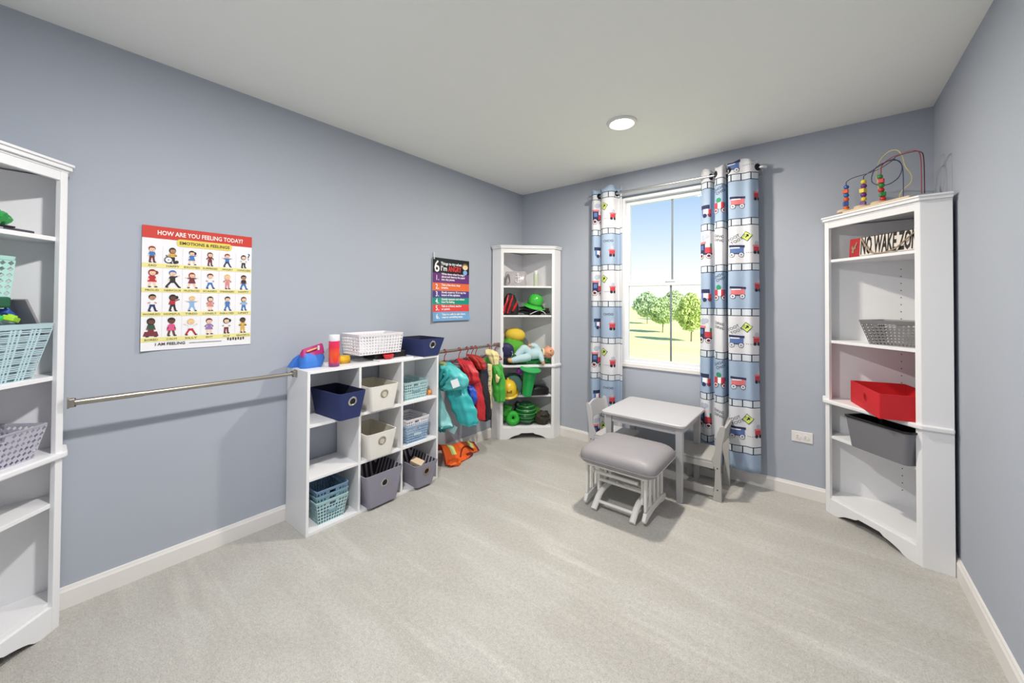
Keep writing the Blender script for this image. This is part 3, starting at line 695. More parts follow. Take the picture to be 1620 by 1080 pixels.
# ------------------------------------------------------------------ curtain rod and curtains
SATIN = M('satin_silver', (206, 206, 208), .3, metal=1)
t_ = thing('curtain_rod', 'silver curtain rod above the window', 'curtain rod', (1.51, 3.15, 2.245))
MB().tube([(.865, 3.15, 2.245), (1.5, 3.15, 2.245)], .0105, 12).build('rod_tube', SATIN, t_, smooth=True)
MB().tube([(1.5, 3.15, 2.245), (2.155, 3.15, 2.245)], .009, 12).build('rod_tube', SATIN, t_, smooth=True)
for x, sg in ((.862, -1), (2.158, 1)):
    MB().lathe([(0, -.004), (.014, -.004), (.016, .004), (.016, .030), (.013, .036), (0, .036)], (x, 3.15, 2.245), 18, X=Matrix.Rotation(sg*math.pi/2, 3, 'Y')).build('finial', SATIN, t_, smooth=True)
for x in (.872, 2.148):
    MB().bx(x-.006, x+.006, 3.15, RL, 2.238, 2.252).build('bracket', SATIN, t_, bevel=.001)
    MB().bx(x-.014, x+.014, RL-.004, RL, 2.215, 2.275).build('bracket_plate', SATIN, t_, bevel=.001)

def curtain_material(name, zT1, pitch, first_blue):
    """fabric UV: u metres along the cloth, v = height in metres"""
    m = bpy.data.materials.new(name); m.use_nodes = True; t = m.node_tree; N = t.nodes; L = t.links; b = N['Principled BSDF']
    b.inputs['Roughness'].default_value = .85; b.inputs['Specular IOR Level'].default_value = .2
    uv = N.new('ShaderNodeUVMap'); sp = N.new('ShaderNodeSeparateXYZ'); L.new(uv.outputs[0], sp.inputs[0])
    def math_(op, a, b_=None, c=None):
        n = N.new('ShaderNodeMath'); n.operation = op
        for i, v in enumerate((a, b_, c)):
            if v is None: continue
            if isinstance(v, (int, float)): n.inputs[i].default_value = v
            else: L.new(v, n.inputs[i])
        return n.outputs[0]
    q = math_('DIVIDE', math_('SUBTRACT', zT1, sp.outputs['Y']), pitch)          # 0 at first track centre, +1 per pitch downwards
    fr = math_('FRACT', math_('ADD', q, .5)); dist = math_('MULTIPLY', math_('ABSOLUTE', math_('SUBTRACT', fr, .5)), pitch)   # metres from track centre
    band = math_('MODULO', math_('FLOOR', math_('ADD', q, 10)), 2)
    if first_blue: band = math_('SUBTRACT', 1, band)
    track = math_('LESS_THAN', dist, .0265)
    rail = math_('MULTIPLY', track, math_('GREATER_THAN', dist, .0212))
    tie = math_('MULTIPLY', track, math_('LESS_THAN', math_('FRACT', math_('DIVIDE', sp.outputs['X'], .062)), .11))
    line = math_('MAXIMUM', rail, tie)
    inner = math_('MULTIPLY', track, math_('LESS_THAN', math_('FRACT', math_('DIVIDE', sp.outputs['Y'], .011)), .25))
    def mix(f, a, b_):
        n = N.new('ShaderNodeMix'); n.data_type = 'RGBA'; L.new(f, n.inputs[0])
        for i, v in ((6, a), (7, b_)):
            if isinstance(v, tuple): n.inputs[i].default_value = (*srgb(v), 1)
            else: L.new(v, n.inputs[i])
        return n.outputs[2]
    c = mix(band, (172, 192, 216), (230, 231, 236)); c = mix(track, c, (226, 232, 238)); c = mix(inner, c, (196, 208, 222)); c = mix(line, c, (32, 42, 68))
    L.new(c, b.inputs['Base Color'])
    tl = N.new('ShaderNodeBsdfTranslucent'); L.new(c, tl.inputs[0]); ms = N.new('ShaderNodeMixShader'); ms.inputs[0].default_value = .18
    o = [n for n in N if n.type == 'OUTPUT_MATERIAL'][0]; L.new(b.outputs[0], ms.inputs[1]); L.new(tl.outputs[0], ms.inputs[2]); L.new(ms.outputs[0], o.inputs[0])
    return m
PR = {k: M('print_'+k, v, .85, var=.03) for k, v in dict(red=(192, 60, 72), pink=(218, 118, 124), navy=(40, 48, 84), blue=(88, 114, 170), grn=(48, 140, 100), lime=(196, 214, 110), blk=(38, 38, 48), wht=(240, 240, 242), grey=(176, 184, 200), maroon=(120, 50, 62)).items()}
PK = list(PR); PL = [PR[k] for k in PK]
def curtain(label, prof, ztop, zbot, flare, zT1, pitch, first_blue, decals, grommets, name='curtain'):
    pts = spline([(x, y, 0) for x, y in prof], 8)
    us = [0.0]
    for a, b in zip(pts, pts[1:]): us.append(us[-1]+(b-a).length)
    xc = sum(p.x for p in pts)/len(pts)
    Lu = us[-1]
    def at_u(u):
        u = min(max(u, 0), Lu)
        import bisect
        i = min(max(bisect.bisect(us, u)-1, 0), len(us)-2); f = (u-us[i])/max(us[i+1]-us[i], 1e-9)
        return pts[i].lerp(pts[i+1], f)
    def S(u, z, off=0.0):
        p = at_u(u); d = at_u(u+.004)-at_u(u-.004); n = Vector((d.y, -d.x, 0)); n.normalize()
        k = (ztop-z)/(ztop-zbot)
        x = p.x + (p.x-xc)*flare*k + .004*math.sin(z*5+u*9)*k
        y = p.y + .006*math.sin(z*7+u*14)*k
        hd = .012*math.sin(u*42)*max(0, 1-(ztop-z)/.03)
        return Vector((x, min(y, RL-.03), z+hd)) + n*off
    def u_of_x(x):
        best = min(range(len(pts)), key=lambda i: abs(pts[i].x-x)); return us[best]
    t = thing(name, label, 'curtain', (xc, 3.15, zbot))
    nz = 70; mb_ = MB(); nu = len(us)
    vs_ = [S(u, ztop+(zbot-ztop)*j/nz) for j in range(nz+1) for u in us]
    fs = [(j*nu+i, (j+1)*nu+i, (j+1)*nu+i+1, j*nu+i+1) for j in range(nz) for i in range(nu-1)]
    mb_.add(vs_, fs)
    o = mb_.build('fabric', curtain_material(name+'_print', zT1, pitch, first_blue), t, smooth=True, angle=180)
    uvl = o.data.uv_layers.new(name='UVMap')
    for poly in o.data.polygons:
        for li in poly.loop_indices:
            vi = o.data.loops[li].vertex_index; uvl.data[li].uv = (us[vi % nu], ztop+(zbot-ztop)*(vi//nu)/nz)
    sm = o.modifiers.new('thickness', 'SOLIDIFY'); sm.thickness = .0012; sm.offset = 1
    # printed motifs following the cloth
    mb_ = MB()
    def rect(u0, z0, w, h, col, rot=0.0, lift=.0012):
        lift += .002
        n = max(1, int(abs(w)/.007)); k = max(1, int(abs(h)/.02)); c, s = math.cos(rot), math.sin(rot)
        vs2 = []
        for j in range(k+1):
            for i in range(n+1):
                a, b = w*(i/n-.5), h*(j/k-.5); vs2.append(S(u0+a*c-b*s, z0+a*s+b*c, lift))
        mb_.add(vs2, [(j*(n+1)+i, j*(n+1)+i+1, (j+1)*(n+1)+i+1, (j+1)*(n+1)+i) for j in range(k) for i in range(n)], PK.index(col))
    def disc(u0, z0, r, col, lift=.0014, n=16):
        lift += .002
        vs2 = [S(u0, z0, lift)]
        for rr in (.5, 1):
            vs2 += [S(u0+r*rr*math.cos(2*math.pi*i/n), z0+r*rr*math.sin(2*math.pi*i/n), lift) for i in range(n)]
        fs2 = [(0, 1+i, 1+(i+1) % n) for i in range(n)] + [(1+i, 1+n+i, 1+n+(i+1) % n, 1+(i+1) % n) for i in range(n)]
        mb_.add(vs2, fs2, PK.index(col))
    def wheel(u, z, r, col='red'):
        disc(u, z, r, 'blk', .0014); disc(u, z, r*.82, 'wht', .0018); disc(u, z, r*.55, col, .0022); disc(u, z, r*.2, 'blk', .0026)
    def loco(u, z):
        rect(u-.022, z+.03, .052, .075, 'navy'); rect(u-.022, z+.073, .064, .016, 'pink', 0, .0016); rect(u-.022, z+.036, .028, .036, 'blue', 0, .0018)
        rect(u+.03, z+.015, .055, .044, 'red'); rect(u+.045, z+.05, .018, .03, 'grn'); rect(u+.005, z-.012, .11, .012, 'navy', 0, .0016)
        wheel(u-.028, z-.026, .024, 'maroon'); wheel(u+.028, z-.028, .020, 'maroon')
        disc(u-.01, z+.115, .022, 'grey'); disc(u+.012, z+.122, .016, 'grey')
    def loco2(u, z):
        rect(u, z+.008, .085, .05, 'red'); rect(u, z+.008, .022, .05, 'wht', 0, .0016); disc(u-.006, z+.05, .018, 'grn'); rect(u-.006, z+.042, .022, .02, 'grn', 0, .0018)
        rect(u+.05, z+.018, .02, .03, 'blue'); wheel(u-.026, z-.026, .019); wheel(u+.03, z-.026, .019); rect(u, z-.014, .1, .007, 'blk', 0, .0016)
    def wagon(u, z, body='blue', roof='navy'):
        rect(u, z+.004, .082, .042, body); rect(u, z+.034, .096, .015, roof, -.06, .0016); rect(u-.01, z+.022, .055, .008, 'wht', 0, .0018); rect(u, z-.018, .09, .005, 'blk', 0, .0016)
        wheel(u+.026, z-.027, .017, 'grey'); wheel(u-.03, z-.027, .017, 'grey')
    def house(u, z):
        rect(u, z+.002, .05, .042, 'wht'); rect(u, z+.034, .066, .03, 'navy', 0, .0016); rect(u-.018, z-.002, .016, .05, 'blue', 0, .0018); rect(u+.034, z-.006, .026, .04, 'red'); disc(u, z-.03, .016, 'navy'); disc(u+.036, z-.03, .013, 'maroon')
    def sign(u, z):
        rect(u, z, .052, .052, 'blk', .95); rect(u, z, .045, .045, 'lime', .95, .0018); rect(u+.002, z, .026, .008, 'blk', .7, .0022); rect(u+.009, z+.004, .014, .009, 'blk', 1.6, .0022); rect(u+.002, z+.010, .014, .008, 'blk', 0, .0022)
    def cart(u, z):
        rect(u, z, .05, .03, 'red'); rect(u, z+.022, .06, .010, 'pink', 0, .0016); disc(u, z+.04, .016, 'grey'); disc(u-.014, z-.024, .012, 'blk'); disc(u+.014, z-.024, .012, 'blk')
    def dash(u, z):
        for k in range(6): rect(u+k*.012, z, .006, .003, 'blk')
    def words(u, z, s_, rot=0.0):
        c, s = math.cos(rot), math.sin(rot)
        text(mb_, s_, .028, lambda x, y: S(u+x*c-y*s, z+x*s+y*c, .0036), PK.index('blk'))
    fn = dict(loco=loco, loco2=loco2, wagon=wagon, house=house, sign=sign, cart=cart, dash=dash, words=words)
    for kind, x, z, *rest in decals: fn[kind](u_of_x(x), z, *rest)
    if decals: mb_.build('train_print', PL, t)['kind'] = 'stuff'
    for x in grommets:
        p = S(u_of_x(x), 2.245)
        d = at_u(u_of_x(x)+.004)-at_u(u_of_x(x)-.004); n = Vector((d.y, -d.x, 0)).normalized()
        X = n.to_track_quat('Z', 'Y').to_matrix()
        MB().lathe([(.015, -.003), (.024, -.003), (.025, .002), (.021, .004), (.015, .003)], Vector((p.x, p.y, 2.245)), 18, X=X).build('grommet', M('dark_grommet', (60, 58, 60), .35, metal=.8), t, smooth=True)
    return t
PT = .317; zr = 2.184
RD = []
for k in range(4):                                   # white bands below tracks 2, 4, 6 and above track 1
    zw = zr-PT*(2*k+.5)+PT                            # centre of white band
    if zw > 2.25: RD += [('wagon', 1.995, 2.262, 'blue'), ('dash', 2.06, 2.262)]; continue
    RD += [('sign', 2.075, zw+.055), ('wagon', 2.015, zw-.045, 'blue'), ('dash', 2.075, zw-.06), ('cart', 2.128, zw-.035), ('words', 2.005, zw+.035, 'TOOT\n  TOOT', .5), ('words', 1.90, zw+.06, 'DING\n  DING', -.25), ('loco', 1.80, zw-.03)]
for k in range(3):
    zb_ = zr-PT*(2*k+.5)
    RD += [('loco2', 1.908, zb_-.03), ('wagon', 2.025, zb_-.02, 'pink', 'navy'), ('house', 1.80, zb_-.04), ('words', 1.91, zb_+.09, 'CHOO\n   CHOO', .4), ('cart', 2.135, zb_+.02)]
curtain('train-print curtain on the right side of the window', [(1.768, 3.19), (1.80, 3.158), (1.835, 3.16), (1.85, 3.205), (1.868, 3.205), (1.876, 3.13), (1.905, 3.105), (1.932, 3.11), (1.945, 3.205), (1.958, 3.205), (1.966, 3.10), (2.005, 3.082), (2.06, 3.10), (2.10, 3.095), (2.142, 3.14)],
        2.30, .135, .05, zr, PT, False, RD, (1.84, 1.88, 1.942, 1.968, 2.14), name='curtain')
zl = 2.235; LD = []
for k in range(4):
    zw = zl-PT*(2*k+.5)
    LD += [('loco', .935, zw-.035), ('sign', 1.015, zw+.06), ('cart', 1.085, zw-.03), ('dash', 1.02, zw-.05)]
    zb_ = zw-PT
    LD += [('house', .935, zb_-.02), ('cart', 1.08, zb_-.03), ('words', 1.05, zb_+.07, 'CHOO')]
curtain('train-print curtain on the left side of the window', [(.858, 3.17), (.878, 3.125), (.91, 3.105), (.935, 3.13), (.95, 3.17), (.965, 3.13), (1.0, 3.095), (1.05, 3.09), (1.085, 3.11), (1.10, 3.16), (1.115, 3.18), (1.13, 3.155), (1.15, 3.145)],
        2.305, .16, .06, zl, PT, True, LD, (.865, .94, .96, 1.098), name='curtain')

# ------------------------------------------------------------------ table, chairs, glider ottoman
PAINT = M('grey_paint', (192, 191, 193), .4, var=.02)
TX0, TX1, TY0, TY1, TZ = 1.228, 1.808, 2.578, 3.145, .512
t_ = thing('play_table', 'small light grey table with rounded corners under the window', 'table', ((TX0+TX1)/2, (TY0+TY1)/2, 0))
mb = MB(); hx, hy = (TX1-TX0)/2, (TY1-TY0)/2
mb.loft([[Vector((x, y, TZ-.020)) for x, y in rrect(hx-.004, hy-.004, .035)], [Vector((x, y, TZ-.016)) for x, y in rrect(hx, hy, .038)], [Vector((x, y, TZ-.004)) for x, y in rrect(hx, hy, .038)], [Vector((x, y, TZ)) for x, y in rrect(hx-.004, hy-.004, .035)]])
mb.build('tabletop', PAINT, t_, local=True, smooth=True, angle=30)
for sx in (-1, 1):
    for sy in (-1, 1):
        a, b = .0225, .017
        r0 = [Vector((sx*(hx-.047)+x*b, sy*(hy-.06)+y*b, 0)) for x, y in ((-1, -1), (1, -1), (1, 1), (-1, 1))]
        r1 = [Vector((sx*(hx-.047)+x*a, sy*(hy-.06)+y*a, TZ-.02)) for x, y in ((-1, -1), (1, -1), (1, 1), (-1, 1))]
        MB().loft([r0, r1]).build('leg', PAINT, t_, local=True, bevel=.003)
for sy in (-1, 1): MB().bx(-hx+.07, hx-.07, sy*(hy-.055)-.008, sy*(hy-.055)+.008, TZ-.075, TZ-.02).build('apron', PAINT, t_, local=True, bevel=.001)
for sx in (-1, 1): MB().bx(sx*(hx-.042)-.008, sx*(hx-.042)+.008, -hy+.083, hy-.083, TZ-.075, TZ-.02).build('apron', PAINT, t_, local=True, bevel=.001)

def kid_chair(label, loc, rz, paint):
    t = thing('kid_chair', label, 'chair', loc, rz, 'grey wooden chairs at the play table')
    W = .145; th = .018; scr = M('screw_dark', (90, 88, 88), .4, metal=.6)
    # local: back at x=0, seat towards +x
    prof = [(-.012, 0), (.040, 0), (.036, .05), (.030, .10), (.026, .20), (.040, .235), (.048, .27), (.034, .30), (.026, .34), (.024, .40), (.012, .45), (-.004, .492), (-.022, .496), (-.034, .482), (-.030, .44), (-.018, .38), (-.010, .30), (-.006, .22), (-.012, .10)]
    for sy in (-1, 1):
        y0 = sy*W-th/2; X = Matrix(((1, 0, 0, 0), (0, 0, 1, 0), (0, 1, 0, 0), (0, 0, 0, 1)))
        mb_ = MB().prism(prof, y0, y0+th, X=X); u = mb_.build('back_post', paint, t, local=True, bevel=.003)
        for z in (.075, .215): MB().ball((.012, sy*(W+th/2), z), (.005, .0015, .005), 8, 5).build('screw', scr, u, local=True)
        MB().bx(.035, .255, y0+.001, y0+th-.001, .028, .082).build('side_rail', paint, t, local=True, bevel=.003)
        MB().bx(.034, .255, y0+.001, y0+th-.001, .205, .245).build('seat_rail', paint, t, local=True, bevel=.003)
        MB().bx(.232, .272, y0, y0+th, 0, .245).build('front_leg', paint, t, local=True, bevel=.003)
    mb_ = MB(); mb_.prism([(.035, -W-.004), (.285, -W-.004), (.295, -W+.012), (.295, W-.012), (.285, W+.004), (.035, W+.004)], .2455, .262); mb_.build('seat', paint, t, local=True, bevel=.004)
    n = 14; rings = []
    for k in range(n+1):
        y = -W+th/2+(2*W-th)*k/n; q = 1-(2*k/n-1)**2; bow = -.012*q
        zt = .468+.030*q; zb_ = .372
        rings.append([Vector((-.032+bow+.004, y, zt)), Vector((-.018+bow+.004, y, zt)), Vector((.006+bow, y, zb_)), Vector((-.008+bow, y, zb_))])
    MB().loft(rings).build('backrest', paint, t, local=True, smooth=True)
    MB().bx(.235, .25, -W+th/2, W-th/2, .2, .2445).build('front_rail', paint, t, local=True, bevel=.002)
    return t
kid_chair('grey kid-size chair at the right end of the table, by the right curtain', (1.962, 2.955, 0), math.pi, M('grey_paint_warm', (178, 176, 172), .42, var=.02))
kid_chair('grey kid-size chair at the left end of the table, by the left curtain', (1.045, 2.925, 0), 0, PAINT)

def ottoman():
    t = thing('glider_ottoman', 'white glider ottoman with a padded grey cushion in front of the small table', 'ottoman', (1.49, 2.38, 0), 0)
    WP = M('white_gloss_paint', (236, 234, 230), .3, var=.01); CU = M('grey_microfibre', (150, 146, 149), .45, bump=.15, bscale=500)
    # cushion
    def lp(w, d, z, r_): return [Vector((.035+x*1.02, -.025+y*1.02, z)) for x, y in rrect(w/2, d/2, r_*.75, 6)]
    mb_ = MB().loft([lp(.36, .32, .292, .06), lp(.43, .39, .296, .07), lp(.468, .425, .315, .08), lp(.474, .432, .345, .08), lp(.462, .42, .372, .085), lp(.42, .38, .392, .09), lp(.33, .29, .404, .09), lp(.18, .16, .409, .06)])
    c = mb_.build('cushion', CU, t, local=True, smooth=True, angle=80)
    sd = c.modifiers.new('s', 'SUBSURF'); sd.levels = 1; sd.render_levels = 1
    mb_ = MB().tube([v for v in [Vector((p.x, p.y, .330)) for p in lp(.478, .436, .33, .08)]], .0022, 6, closed=True); mb_.build('piping', M('grey_piping', (140, 134, 138), .8), c, local=True, smooth=True)
    MB().bx(-.16, .21, -.19, .13, .274, .294).build('seat_board', WP, t, local=True, bevel=.003)
    # swinging side frames with slats
    for x in (-.185, .190):
        prof = [(-.165, .05), (-.175, .035), (-.170, .022), (-.15, .016), (-.10, .030), (0, .040), (.10, .034), (.17, .022), (.20, .022), (.205, .040), (.20, .062), (.12, .075), (0, .082), (-.10, .078), (-.15, .070)]
        X = Matrix(((0, 0, 1, x-.011), (1, 0, 0, 0), (0, 1, 0, 0), (0, 0, 0, 1)))
        MB().prism(prof, 0, .022, X=X).build('bottom_rail', WP, t, local=True, bevel=.004)
        MB().box((x, .0, .285), (.022, .33, .022)).build('top_rail', WP, t, local=True, bevel=.003)
        for k in range(5):
            y = -.135+k*.070
            MB().box((x, y, .178), (.014, .022 if k not in (0, 4) else .030, .205)).build('slat', WP, t, local=True, bevel=.003)
    # fixed base: two curved runners, inner uprights, cross bars
    for x in (-.115, .13):
        path = spline([(x, -.192, .012), (x, -.165, .035), (x, -.12, .070), (x, -.06, .088), (x, .05, .090), (x, .14, .085), (x, .20, .055), (x, .235, .012)], 5)
        mb_ = MB(); mb_.tube(path, .019, 10, flat=.75); mb_.build('runner', WP, t, local=True, smooth=True)
        for y in (-.07, .11): MB().box((x-.02 if x < 0 else x+.02, y, .165), (.016, .034, .17)).build('upright', WP, t, local=True, bevel=.003)
        MB().box((x-.02 if x < 0 else x+.02, .02, .245), (.016, .23, .022)).build('hanger_bar', WP, t, local=True, bevel=.003)
        for y in (-.11, .15): MB().lathe([(0, -.004), (.017, -.004), (.017, .004), (0, .004)], (x-.038 if x < 0 else x+.038, y, .215), 14, X=Matrix.Rotation(math.pi/2, 3, 'Y')).build('pivot_cap', WP, t, local=True, smooth=True)
    for y, z in ((-.148, .048), (.19, .055), (-.08, .155), (.10, .155), (-.14, .225)):
        MB().tube([(-.13, y, z), (.145, y, z)], .010, 10).build('cross_bar', WP, t, local=True, smooth=True)
ottoman()

# ------------------------------------------------------------------ wall outlet
t_ = thing('wall_outlet', 'white horizontal outlet plate low on the wall right of the curtain', 'outlet', (2.378, RL, .40))
MB().bx(2.321, 2.436, RL-.006, RL, .364, .436).build('cover_plate', TRIM, t_, bevel=.003)
for x in (2.357, 2.400):
    o = MB().lathe([(0, 0), (.0165, 0), (.0165, .003), (0, .003)], (x, RL-.006, .40), 16, X=Matrix.Rotation(math.pi/2, 3, 'X')).build('receptacle', TRIM, t_)
    for dx, dz in ((-.004, .006), (-.004, -.006)): MB().box((x+dx, RL-.0092, .40+dz), (.008, .001, .002)).build('slot', DARK, o)

# ------------------------------------------------------------------ outdoors
def lawn_material():
    m = bpy.data.materials.new('lawn'); m.use_nodes = True; t = m.node_tree; N = t.nodes; L = t.links; b = N['Principled BSDF']; b.inputs['Roughness'].default_value = .95
    co = N.new('ShaderNodeTexCoord'); n1 = N.new('ShaderNodeTexNoise'); n1.inputs['Scale'].default_value = .12; n1.inputs['Detail'].default_value = 5
    L.new(co.outputs['Object'], n1.inputs[0]); wv = N.new('ShaderNodeTexWave'); wv.inputs['Scale'].default_value = .18; wv.inputs['Distortion'].default_value = 1; wv.bands_direction = 'Y'; L.new(co.outputs['Object'], wv.inputs[0])
    ad = N.new('ShaderNodeMath'); ad.operation = 'MULTIPLY_ADD'; ad.inputs[1].default_value = .25; L.new(wv.outputs['Fac'], ad.inputs[0]); L.new(n1.outputs['Fac'], ad.inputs[2])
    r = N.new('ShaderNodeValToRGB'); r.color_ramp.elements[0].position = .35; r.color_ramp.elements[1].position = .85
    r.color_ramp.elements[0].color = (*srgb((206, 212, 132)), 1); r.color_ramp.elements[1].color = (*srgb((226, 226, 164)), 1)
    L.new(ad.outputs[0], r.inputs[0]); L.new(r.outputs[0], b.inputs['Base Color']); return m
g = MB().bx(-260, 160, 4.0, 420, -3.2, -3.0).build('lawn_ground', lawn_material()); g['kind'] = 'structure'
g['label'] = 'sunlit mown lawn outside the window'
BARK = M('bark', (120, 104, 84), .9, bump=.4, bscale=30)
def tree(label, loc, h, rc, col, seed, tall=1.0):
    rnd = random.Random(seed); t = thing('tree', label, 'tree', loc, 0, 'young trees on the lawn')
    cz = h*.60; mb_ = MB(); mb_.tube([(0, 0, 0), (.03, .02, h*.3), (0, 0, h*.7)], [.09, .07, .03], 8); mb_.build('trunk', BARK, t, local=True, smooth=True)
    mb_ = MB()
    for k in range(9):
        a = k*2.4; z0 = h*(.3+.04*k); mb_.tube([(0, 0, z0), (.5*rc*math.cos(a), .5*rc*math.sin(a), z0+h*.15), (.8*rc*math.cos(a), .8*rc*math.sin(a), z0+h*.2)], [.035, .02, .008], 5)
    mb_.build('branches', BARK, t, local=True)['kind'] = 'stuff'
    mb_ = MB(); n = 5200
    for i in range(n):
        while True:
            d = Vector((rnd.uniform(-1, 1), rnd.uniform(-1, 1), rnd.uniform(-1, 1)))
            if d.length < 1: break
        q = 1+.35*noise.noise(d*2.2+Vector((seed, 0, 0)))
        if noise.noise(d*3.1+Vector((0, seed, 3))) < -.28: continue
        taper = 1-.35*max(0, d.z)
        p = Vector((d.x*rc*q*taper, d.y*rc*q*taper, cz+d.z*h*.40*tall))
        s_ = rnd.uniform(.07, .13)*rc/1.6
        E_ = Euler((rnd.uniform(0, 6), rnd.uniform(0, 6), rnd.uniform(0, 6))).to_matrix()
        mb_.add([p+E_ @ Vector(v)*s_ for v in ((-1, -.5, 0), (.2, -.7, .1), (1, 0, 0), (.2, .7, .1), (-1, .5, 0))], [(0, 1, 2, 3, 4)])
    m = M('leaves_%d' % seed, col, .7, var=.25, vscale=1.5)
    mb_.build('crown_leaves', m, t, local=True)['kind'] = 'stuff'
tree('full round tree nearest the house, seen through the lower right pane', (-9.0, 46.7, -3), 5.6, 1.75, (196, 212, 130), 3)
tree('middle tree beside the window bar, standing between the other trees', (-15.7, 58.0, -3), 5.4, 2.3, (186, 206, 150), 5, .9)
tree('leftmost hazy tree seen through the lower left pane', (-26.1, 81.0, -3), 6.8, 2.9, (190, 210, 170), 8)
tree('far tree peeking out behind the window bar', (-27.5, 105.0, -3), 7.8, 3.2, (200, 216, 170), 11)

